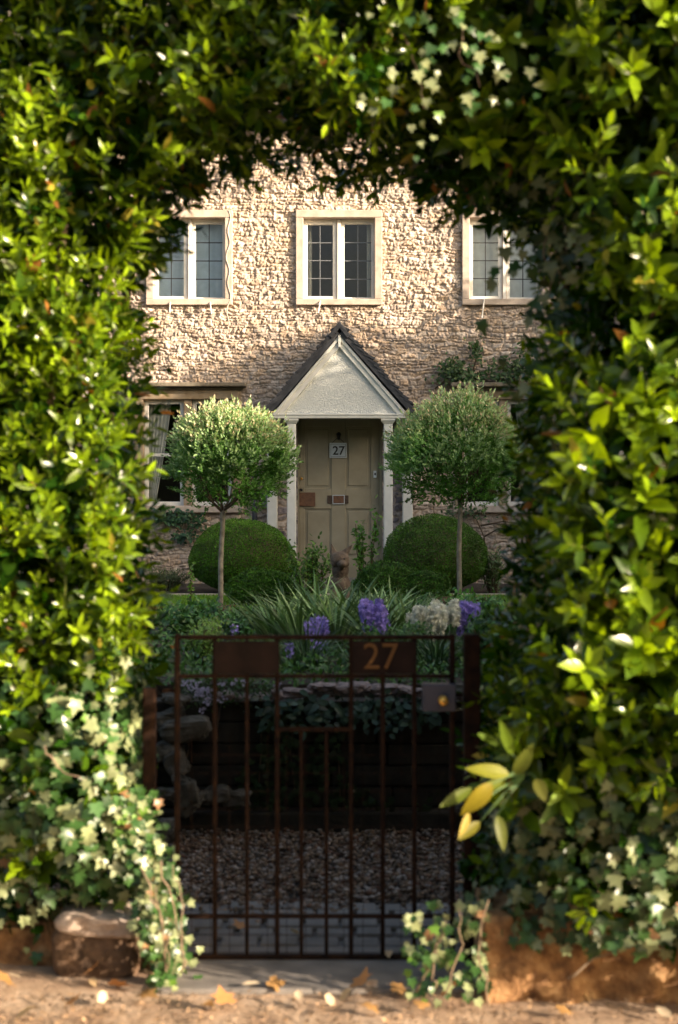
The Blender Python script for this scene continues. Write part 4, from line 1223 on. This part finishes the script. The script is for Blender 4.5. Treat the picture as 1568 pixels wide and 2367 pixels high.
def hedge_points(n, xlim, zlim, dmax, ylim=None, dmin=0.0):
    """random points in the shell of the hedge, with outward directions"""
    Q = np.stack([rng.uniform(*xlim, n), rng.uniform(4.1, HB, n) if ylim is None else rng.uniform(*ylim, n), rng.uniform(*zlim, n)], -1)
    QQ = Q[:, [0, 2]].copy(); QQ[:, 1] += np.where(QQ[:, 1] > 2.2, .02 + .045 * (Q[:, 1] - 4.4), 0) * np.clip((QQ[:, 1] - 2.2) / .3, 0, 1)
    dop, nop = poly_dist(QQ)
    lump = .035 * vnoise3(Q, 7, 77) + .03 * vnoise3(Q, 15, 78)
    dop = dop - .035 + lump
    df = Q[:, 1] - front_y(Q[:, 0], Q[:, 2]) + lump * .8
    db = HB - Q[:, 1]; dt = HT - Q[:, 2]
    dd = np.minimum(np.minimum(dop, df), np.minimum(db, dt))
    k = (dd > dmin) & (dd < dmax)
    Q, dop, nop, df, db, dt, dd = Q[k], dop[k], nop[k], df[k], db[k], dt[k], dd[k]
    wts = [np.exp(-(v - dd) / .06) for v in (dop, df, db, dt)]
    out = wts[0][:, None] * np.stack([nop[:, 0], 0 * dd, nop[:, 1]], -1) + wts[1][:, None] * np.array([0, -1, 0]) + wts[2][:, None] * np.array([0, 1, 0]) + wts[3][:, None] * np.array([0, 0, 1])
    return Q, norm(out), dd, df

hedge = thing('hedge_arch', 'tall leafy laurel hedge with an arched opening over the gate', 'hedge', (0, 4.9, 0))

def laurel_zone(Q):
    x, z = Q[:, 0], Q[:, 2]
    edge_ = np.where(x < 0, .98, .62) + .08 * np.sin(x * 9) + rng.normal(0, .05, len(Q))
    return z > edge_

def shoots(name, Q, out, kmin, size_lo, size_hi, young_p, mat, up=.6, wr=.34, slen=(.07, .16), parent=hedge, stems=False, tmpl=None):
    nS = len(Q); k = kmin
    ax = norm(out * .75 + np.array([0, 0, up]) + rng.normal(0, .38, (nS, 3)))
    sl = rng.uniform(*slen, nS)
    young = np.clip(rng.normal(young_p, .28, nS), 0, 1)
    O = np.repeat(Q, k, 0); A = np.repeat(ax, k, 0)
    tt = np.tile((np.arange(k) + .3) / k, nS)
    O = O + A * (tt * np.repeat(sl, k))[:, None]
    ref = norm(np.cross(ax, rand_dir(nS))); ref2 = np.cross(ax, ref)
    phi = np.tile(np.arange(k) * 2.4, nS) + np.repeat(rng.random(nS) * 6.28, k)
    rad = np.repeat(ref, k, 0) * np.cos(phi)[:, None] + np.repeat(ref2, k, 0) * np.sin(phi)[:, None]
    th = (1.15 - .75 * tt + rng.normal(0, .15, len(tt)))[:, None]
    D = A * np.cos(th) + rad * np.sin(th)
    Nn = A * np.sin(th) - rad * np.cos(th) + rng.normal(0, .25, (len(tt), 3))
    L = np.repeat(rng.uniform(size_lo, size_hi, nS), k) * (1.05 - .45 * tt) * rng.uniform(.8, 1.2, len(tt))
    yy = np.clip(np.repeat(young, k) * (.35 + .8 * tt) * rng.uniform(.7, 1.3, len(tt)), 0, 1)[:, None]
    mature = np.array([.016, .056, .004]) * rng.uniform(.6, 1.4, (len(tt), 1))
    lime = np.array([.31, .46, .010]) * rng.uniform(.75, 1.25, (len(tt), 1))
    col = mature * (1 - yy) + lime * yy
    odd = rng.random(len(tt))[:, None]
    col = np.where(odd < .011, np.array([.30, .13, .03]), col)
    col = np.where((odd > .010) & (odd < .018), np.array([.35, .30, .04]), col)
    if stems:
        leaves('shoot_stem', T_SMALL, Q - ax * .03, ax, rand_dir(nS), sl + .05, .006, np.array([.13, .15, .03]) * rng.uniform(.6, 1.5, (nS, 1)), mat, parent, curl=.05)
    return leaves(name, tmpl or T_LEAF, O, D, Nn, L, L * wr * rng.uniform(.85, 1.2, len(tt)), col, mat, parent, curl=.18)

# visible shell, dense: left face (small lime shoots), right face (larger leaves), crown
Q, out, dd, df = hedge_points(90000, (-1.5, 1.5), (.45, 3.7), .12)
k = laurel_zone(Q); Q, out, dd, df = Q[k], out[k], dd[k], df[k]
left = (Q[:, 0] < .1) | (Q[:, 2] > 2.75) & (Q[:, 0] < .35)
facef = df < .2
sel = left & facef & (rng.random(len(Q)) < .46)
shoots('foliage', Q[sel], out[sel], 10, .045, .088, .58, M['leaf_hedge'], stems=True)
sel = ~left & facef & (rng.random(len(Q)) < .24)
shoots('foliage', Q[sel], out[sel], 9, .055, .13, .50, M['leaf_hedge'], up=.35, wr=.38, stems=True)
sel = ~left & facef & (rng.random(len(Q)) < .022)
shoots('broad_foliage', Q[sel], out[sel], 6, .09, .15, .42, M['leaf_matte'], up=.2, wr=.36, tmpl=T_BIG)
sel = ~facef & (rng.random(len(Q)) < .25)
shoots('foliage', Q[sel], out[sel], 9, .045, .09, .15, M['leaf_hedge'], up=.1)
# inner mass
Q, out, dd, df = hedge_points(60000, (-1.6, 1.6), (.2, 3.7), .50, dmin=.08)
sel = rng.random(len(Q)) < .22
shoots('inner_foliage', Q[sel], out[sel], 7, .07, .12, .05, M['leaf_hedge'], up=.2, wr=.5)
# the rest of the hedge to both sides, coarser
for xl, nn_ in (((-6, -1.5), 30000), ((1.5, 9.5), 60000)):
    Q, out, dd, df = hedge_points(nn_, xl, (.0, 3.75), .16)
    sel = rng.random(len(Q)) < .22
    shoots('foliage', Q[sel], out[sel], 8, .10, .17, .45, M['leaf_hedge'])
    Q, out, dd, df = hedge_points(nn_ // 4, xl, (.0, 3.75), .5, dmin=.1)
    shoots('inner_foliage', Q, out, 6, .15, .22, .05, M['leaf_hedge'], wr=.6)
# stems inside
mb = MB(); random.seed(5)
for x in [-5.6, -4.8, -4.2, -3.6, -3.0, -2.4, -1.9, -1.45, -1.1, -.9, .75, .95, 1.3, 1.7, 2.2, 2.8, 3.5, 4.2, 5, 5.9, 6.8, 7.7, 8.6]:
    p = Vector((x, 4.95 + random.uniform(-.1, .1), 0)); pts = [p.copy()]
    for j in range(9):
        p = p + Vector((random.uniform(-.07, .07), random.uniform(-.07, .07), .38)); pts.append(p.copy())
    mb.tube(pts, [.03 - .0024 * j for j in range(10)], 6)
for x0, x1 in ((-.9, 1.1), (.95, -1.0)):
    pts = [Vector((x0 + (x1 - x0) * s_, 4.95 + .1 * math.sin(s_ * 7), 3.12 + .12 * math.sin(s_ * 3.1))) for s_ in np.linspace(0, 1, 9)]
    mb.tube(pts, [.02 - .0012 * j for j in range(9)], 6)
mb.build('branch', M['twig'], hedge, smooth=True)
# a spray of large yellow green leaves standing out low on the right side
sp = []
for X0, Y0, X1, Y1, w_, d, c in ((1178, 1790, 1085, 1772, .055, 4.2, (.28, .30, .02)), (1092, 1822, 1015, 1868, .045, 4.22, (.15, .20, .02)), (1138, 1812, 1078, 1880, .065, 4.15, (.34, .28, .02)), (1085, 1878, 1066, 1935, .03, 4.16, (.42, .32, .02)),
                                 (1110, 1900, 1060, 1942, .040, 4.2, (.20, .19, .02)), (1185, 1745, 1158, 1668, .04, 4.2, (.16, .26, .02)), (1190, 1790, 1232, 1730, .055, 4.22, (.16, .20, .03)), (1170, 1800, 1115, 1830, .05, 4.25, (.2, .26, .02)),
                                 (1150, 1885, 1172, 1960, .045, 4.22, (.14, .17, .03)), (1240, 1800, 1262, 1850, .05, 4.22, (.16, .17, .03)), (1160, 1720, 1095, 1700, .04, 4.3, (.12, .2, .02))):
    a = P(X0, Y0, d); b = P(X1, Y1, d - .05); sp.append((a, b, w_, c))
O = np.array([s_[0][:] for s_ in sp]); Dv = np.array([(s_[1] - s_[0])[:] for s_ in sp])
hub = P(1215, 1790, 4.3)
mb = MB()
for a_ in O:
    e_ = Vector(a_); mb.tube([hub + (e_ - hub) * .0, hub.lerp(e_, .5) + Vector((0, -.01, .012)), e_], [.004, .003, .0015], 5)
mb.build('twig', M['leaf_garden_solid'], hedge, smooth=True)
for s_, o_, d_ in zip(sp, O, Dv):
    leaves('large_leaf', T_BIG, o_[None], d_[None], np.array([[.25, -1, .5]]) + rng.normal(0, .15, (1, 3)), np.array([np.linalg.norm(d_)]), np.array([s_[2] * .8]), np.array([s_[3]]) * np.array([.62, .62, .5]), M['leaf_matte'], hedge, curl=.22, smooth=True)

# ------------------------------------------------------------------ ivy
def ivy(label, Q, out, size, stems, dens=1.0, dark=1.0, base=None):
    t = thing('ivy', label, 'ivy', base or tuple(Q.mean(0)))
    n = len(Q)
    Q = Q - out * -.02
    Nn = norm(out + np.array([.1, -.5, .45]) + rng.normal(0, .38, (n, 3)))
    dn = np.array([0, 0, -1.0]) + rng.normal(0, .45, (n, 3))
    D = norm(dn - Nn * np.sum(dn * Nn, 1, keepdims=True))
    L = rng.uniform(size * .5, size * 1.15, n)
    c = np.array([.035, .09, .02]) * rng.uniform(.55, 1.5, (n, 1))
    o_ = rng.random((n, 1))
    c = np.where(o_ < .36, np.array([.23, .27, .13]) * rng.uniform(.7, 1.35, (n, 1)), c)  # pale share: cream veins and sunlit whiteness both put into the leaf colour
    c = np.where((o_ > .42) & (o_ < .46), np.array([.12, .24, .03]), c)
    c = np.where((o_ > .46) & (o_ < .475), np.array([.26, .14, .06]), c)
    leaves('leaves', T_IVY, Q, D, Nn, L, L * .95, c * dark, M['leaf_ivy'], t, curl=.28)
    mb = MB()
    for s_ in stems:
        q_ = []
        for a_, b_ in zip(s_[:-1], s_[1:]):
            for u_ in (0, .25, .5, .75):
                q_.append(Vector(a_).lerp(Vector(b_), u_) + Vector((random.uniform(-1, 1), random.uniform(-1, 1), random.uniform(-1, 1))) * .011)
        q_.append(Vector(s_[-1]))
        mb.tube(q_, [.0038 - .002 * i / len(q_) for i in range(len(q_))], 5)
    mb.build('stem', M['ivy_stem'], t, smooth=True)
    return t
M['ivy_stem'] = mat_noise('ivy stem', (.11, .075, .045), (.26, .19, .12), 30, .8, .4)
def ivy_points(n, xl, zl, edge_l, left):
    Q, out, dd, df = hedge_points(n, xl, zl, .10, ylim=(4.1, HB))
    x, z = Q[:, 0], Q[:, 2]
    lim = (1.06 if left else .70) + .08 * np.sin(x * 9) + rng.normal(0, .06, len(Q))
    kk = z < lim
    return Q[kk], out[kk]
Q, out = ivy_points(60000, (-2.2, -.3), (.02, 1.3), 0, True)
k = ~((Q[:, 0] > -.98) & (Q[:, 0] < -.65) & (Q[:, 2] < .24) & (Q[:, 1] < 4.98)) & (rng.random(len(Q)) < .62)
k &= ~(Q[:, 0] > -.60)
k &= ~((Q[:, 2] < .2) & (Q[:, 0] < -.95) & (rng.random(len(Q)) < .6))
stems = [[P(X, Y, 4.5) for X, Y in s_] for s_ in (((425, 2240), (424, 2190), (425, 2100), (400, 2000)), ((100, 1720), (150, 1790), (200, 1800)), ((380, 2240), (385, 2150), (360, 2050)))]
ivy('dense ivy, pale veined and painted sunlit, covering the foot of the hedge around the lit top kerb stone', Q[k], out[k], .050, stems, base=(-.9, 4.6, 0))
# loose tail of small ivy at the gate side
m = 620
tx = rng.random(m)
O = np.stack([-.70 + .15 * tx ** .7 + rng.normal(0, .035, m), 4.66 + rng.normal(0, .05, m), .60 - .60 * tx + rng.normal(0, .05, m)], -1)
O = O[O[:, 2] > .01]
ivy('trailing tail of small bright ivy leaves hanging beside the hinge side of the gate', O, np.tile([.3, -1.0, .2], (len(O), 1)), .034, [[P(X, Y, 4.5) for X, Y in ((372, 1990), (405, 2120), (425, 2240))], [P(X, Y, 4.5) for X, Y in ((330, 2010), (380, 2130), (390, 2240))]], base=(-.55, 4.55, 0))
Q, out = ivy_points(60000, (.25, 2.2), (.20, .95), 0, False)
k = rng.random(len(Q)) < .45
stems = [[P(X, Y, 4.35) for X, Y in s_] for s_ in (((1130, 2330), (1110, 2200), (1130, 2080)), ((1385, 2180), (1380, 2100), (1375, 2030)), ((1030, 2310), (1070, 2190), (1060, 2100)), ((1290, 2060), (1340, 2095), (1480, 2105)), ((1310, 2260), (1400, 2210), (1568, 2150)))]
ivy('dark ivy with pale flecked leaves spilling over the ochre wall', Q[k], out[k], .050, stems, dark=.7, base=(.9, 4.4, .2))
m = 130
O = np.stack([rng.uniform(.22, .48, m), 4.45 + rng.normal(0, .05, m), rng.uniform(.02, .32, m)], -1)
ivy('sparse small ivy shoots standing at the lock side foot of the gate', O, np.tile([-.2, -1.0, .3], (m, 1)), .034, [[P(X, Y, 4.4) for X, Y in s_] for s_ in (((1010, 2290), (995, 2230), (1030, 2130)), ((970, 2290), (1010, 2180)))], base=(.35, 4.45, 0))
# ivy hanging from the arch head
m = 70
O = np.stack([rng.normal(.36, .15, m), 4.28 + rng.normal(0, .04, m), 2.90 + rng.normal(0, .11, m)], -1)
ivy('ivy hanging from the top of the arch above the porch gable', O, np.tile([.1, -1.0, .1], (m, 1)), .036, [[P(X, Y, 4.4) for X, Y in ((905, 0), (935, 90), (975, 180), (980, 250))], [P(X, Y, 4.4) for X, Y in ((1060, 0), (1065, 120), (1110, 200))]], base=(.33, 4.35, 2.7))
m = 150
dq = rng.normal(size=(m, 2))
O = np.stack([.76 + .10 * dq[:, 0], 4.75 + rng.normal(0, .08, m), 2.38 + .20 * dq[:, 1]], -1)
ivy('dark bluish ivy patch on the shaded jamb beside the paler upper window', O, np.tile([-.6, -1.0, .0], (m, 1)), .055, [[P(X, Y, 4.7) for X, Y in ((1290, 450), (1260, 560), (1270, 680))]], dark=.7, base=(.76, 4.7, 2.2))

# ------------------------------------------------------------------ low walls at the foot of the hedge
def lumpy_wall(name, label, x0, x1, yf_, z1, mat, seed, depth=.30):
    r = np.random.default_rng(seed)
    st_ = .012; nx = int((x1 - x0) / st_) + 1; nz = int(z1 / st_) + 1; nd = int(depth / st_)
    X = np.broadcast_to(x0 + np.arange(nx) * st_, (nz + nd, nx))
    # profile: up the face, then over the top
    s = np.arange(nz + nd)
    zz = np.where(s < nz, s * st_, z1); yy = np.where(s < nz, 0, (s - nz) * st_)
    rnd = np.exp(-((s - nz) * st_ / .03) ** 2) * .02
    bumpy = (lat_noise((nz + nd, nx), 11, seed) - .5) * .06 + (lat_noise((nz + nd, nx), 4, seed + 1) - .5) * .022 + (lat_noise((nz + nd, nx), 1.6, seed + 2) - .5) * .008
    Y = yf_(X) + yy[:, None] + np.where(s < nz, 1, 0)[:, None] * (-bumpy) + rnd[:, None]
    Z = zz[:, None] + np.where(s >= nz, 1, 0)[:, None] * bumpy - rnd[:, None] - .02
    V = np.stack([X, Y, Z], -1).reshape(-1, 3)
    idx = np.arange((nz + nd) * nx).reshape(nz + nd, nx)
    Fq = np.stack([idx[:-1, :-1], idx[:-1, 1:], idx[1:, 1:], idx[1:, :-1]], -1).reshape(-1, 4)
    # close the end next to the gate
    e = 0 if x0 > 0 else nx - 1
    endring = [int(idx[i, e]) for i in range(nz + nd)]
    V = np.concatenate([V, np.array([[X[0, e], yf_(X[0, e:e + 1])[0] + depth, -.02]])])
    fl = np.concatenate([Fq.ravel(), np.array(endring + [len(V) - 1])]); tot = np.concatenate([np.full(len(Fq), 4), [len(endring) + 1]])
    o = mesh_np(name, V, fl, tot, mat, smooth=False)
    return tag(o, label, 'wall')
lumpy_wall('low_stone_wall', 'low ochre weathered stone wall under the ivy at the pavement edge', .46, 4.2, lambda x: 4.53 - .05 * np.clip(x, -2, 2), .30, M['brown_wall'], 4)
lumpy_wall('low_stone_wall', 'low brown earthy wall behind the ivy, beyond the lit top kerb stone', -4.2, -.58, lambda x: 4.80 - .05 * np.clip(x, -2, 2), .16, M['brown_wall'], 14)
ks = thing('kerb_stone', 'chunky stone block with painted sunlit top and shaded face on the pavement edge below the ivy', 'stone block', (wx(215, 4.72), 4.83, 0))
kx = wx(215, 4.72)
rock('block', (kx, 4.84, .065), (.275, .25, .19), M['kerb_shaded'], ks, seed=3, rough=.05, rot=.03, sub=5, pw=.3, flat=True)
rock('cap', (kx + .003, 4.835, .165), (.274, .256, .08), M['kerb_lit'], ks, seed=9, rough=.06, rot=-.06, sub=5, pw=.35, flat=True)  # separate piece only to carry the painted sunlit top of one stone

# ------------------------------------------------------------------ fallen leaves on the pavement
spots = [(215, 2275), (250, 2290), (240, 2310), (330, 2315), (320, 2265), (205, 2265), (10, 2270), (20, 2290), (470, 2345), (520, 2340), (605, 2290), (620, 2285), (815, 2302), (830, 2300), (870, 2302), (905, 2300), (1000, 2270), (1035, 2320), (1300, 2290), (1345, 2280), (1330, 2300), (1410, 2270),
         (1520, 2345), (1090, 2290), (1180, 2285), (1240, 2272), (760, 2345), (840, 2340), (900, 2215), (560, 2160), (690, 2175), (1290, 2350), (90, 2350), (160, 2340), (690, 2330), (980, 2345)]
proto = None
for k, (X, Y) in enumerate(spots):
    d = CAM_Z * F / (Y - 1183.5); x = wx(X, d)
    if proto is None or k in (1, 2, 3):
        a = rng.uniform(0, 6.28)
        shape = T_LEAF if k % 2 == 0 else T_IVY
        colr = [(.55, .38, .2), (.45, .22, .08), (.62, .5, .34), (.3, .17, .06)][k % 4]
        o = leaves('fallen_leaf', shape, np.array([[0, 0, .012]]), np.array([[1, 0, .12]]), np.array([[0, .2, 1.0]]), np.array([.055]), np.array([.028 if k % 2 == 0 else .05]), np.array([colr]), M['dry_leaf'], None, curl=.3)
        protos = [o] if proto is None else protos + [o]; proto = o
    else:
        o = protos[k % 4].copy(); COL.objects.link(o)
    o.location = (x, d, .012); o.rotation_euler = (rng.normal(0, .35), rng.normal(0, .35), rng.uniform(0, 6.28))
    s_ = rng.uniform(.9, 1.7); o.scale = (s_, s_, s_)
    tag(o, 'dry curled fallen leaf lying on the ground near the gate', 'leaf', 'fallen leaves on the pavement')
# fine litter and grit
m = 4200
O = np.stack([rng.uniform(-1.6, 1.6, m), 3.2 + 1.35 * rng.random(m) ** .6, rng.uniform(.0, .008, m)], -1)
c = np.array([.3, .2, .12]) * rng.uniform(.3, 1.7, (m, 1))
tag(leaves('leaf_litter', T_SMALL, O, norm(rng.normal(size=(m, 3)) * np.array([1, 1, .25])), norm(np.array([0, 0, 1]) + rng.normal(0, .3, (m, 3))), rng.uniform(.006, .030, m), rng.uniform(.004, .016, m), c, M['dry_leaf']), kind='stuff')

# ------------------------------------------------------------------ trees to the side that shade the garden
def shade_tree(label, x, y, h, r, n, seed):
    random.seed(seed)
    t = thing('broadleaf_tree', label, 'tree', (x, y, 0), 'trees beside the garden' if y > 0 else 'trees across the road')
    mb = MB(); tips = []
    mb.tube([(x, y, 0), (x + .05, y, h * .3), (x, y + .05, h * .55)], [.14, .11, .08], 8); mb.build('trunk', M['twig'], t, smooth=True)
    br = MB()
    for k_ in range(5):
        a = k_ * 1.3
        fork(br, Vector((x, y, h * .5)), Vector((math.cos(a), math.sin(a), .9)).normalized(), h * .16, .04, 2, tips, .5)
    br.build('branch', M['twig'], t, smooth=True)
    u = rand_dir(n) * (rng.random(n) ** .4)[:, None]
    u *= (1 + .12 * vnoise3(u, 4, seed))[:, None]
    O = u * np.array([r, r, h * .42]) + np.array([x, y, h * .58])
    leaves('crown', T_SMALL, O, rand_dir(n), rand_dir(n), rng.uniform(.10, .18, n) * (1 if r < 2 else 2.6), .09 * (1 if r < 2 else 2.6), np.array([.05, .1, .02]) * rng.uniform(.6, 1.4, (n, 1)), M['leaf_garden'], t)
    return t
for k, (x, y, h) in enumerate(((8.2, 6.2, 5.0), (8.4, 7.6, 5.2), (8.1, 9.0, 5.3), (8.3, 10.4, 5.6), (8.2, 11.8, 6.35), (8.3, 13.1, 6.4), (8.2, 14.5, 6.5), (8.3, 15.8, 6.3))):
    shade_tree('bushy green tree standing in the side garden beyond the hedge', x, y, h, 1.3, 12000, 60 + k)

for k, (x, y, h) in enumerate(((-14, -13, 8.5), (-9.5, -13.6, 7.5), (-5, -13, 9), (-.5, -13.5, 8), (4, -13, 8.8), (8.5, -13.6, 7.8), (13, -13, 8.4))):
    t = shade_tree('tall street tree on the verge across the road from the gate', x, y, h, 2.7, 5000, 90 + k)
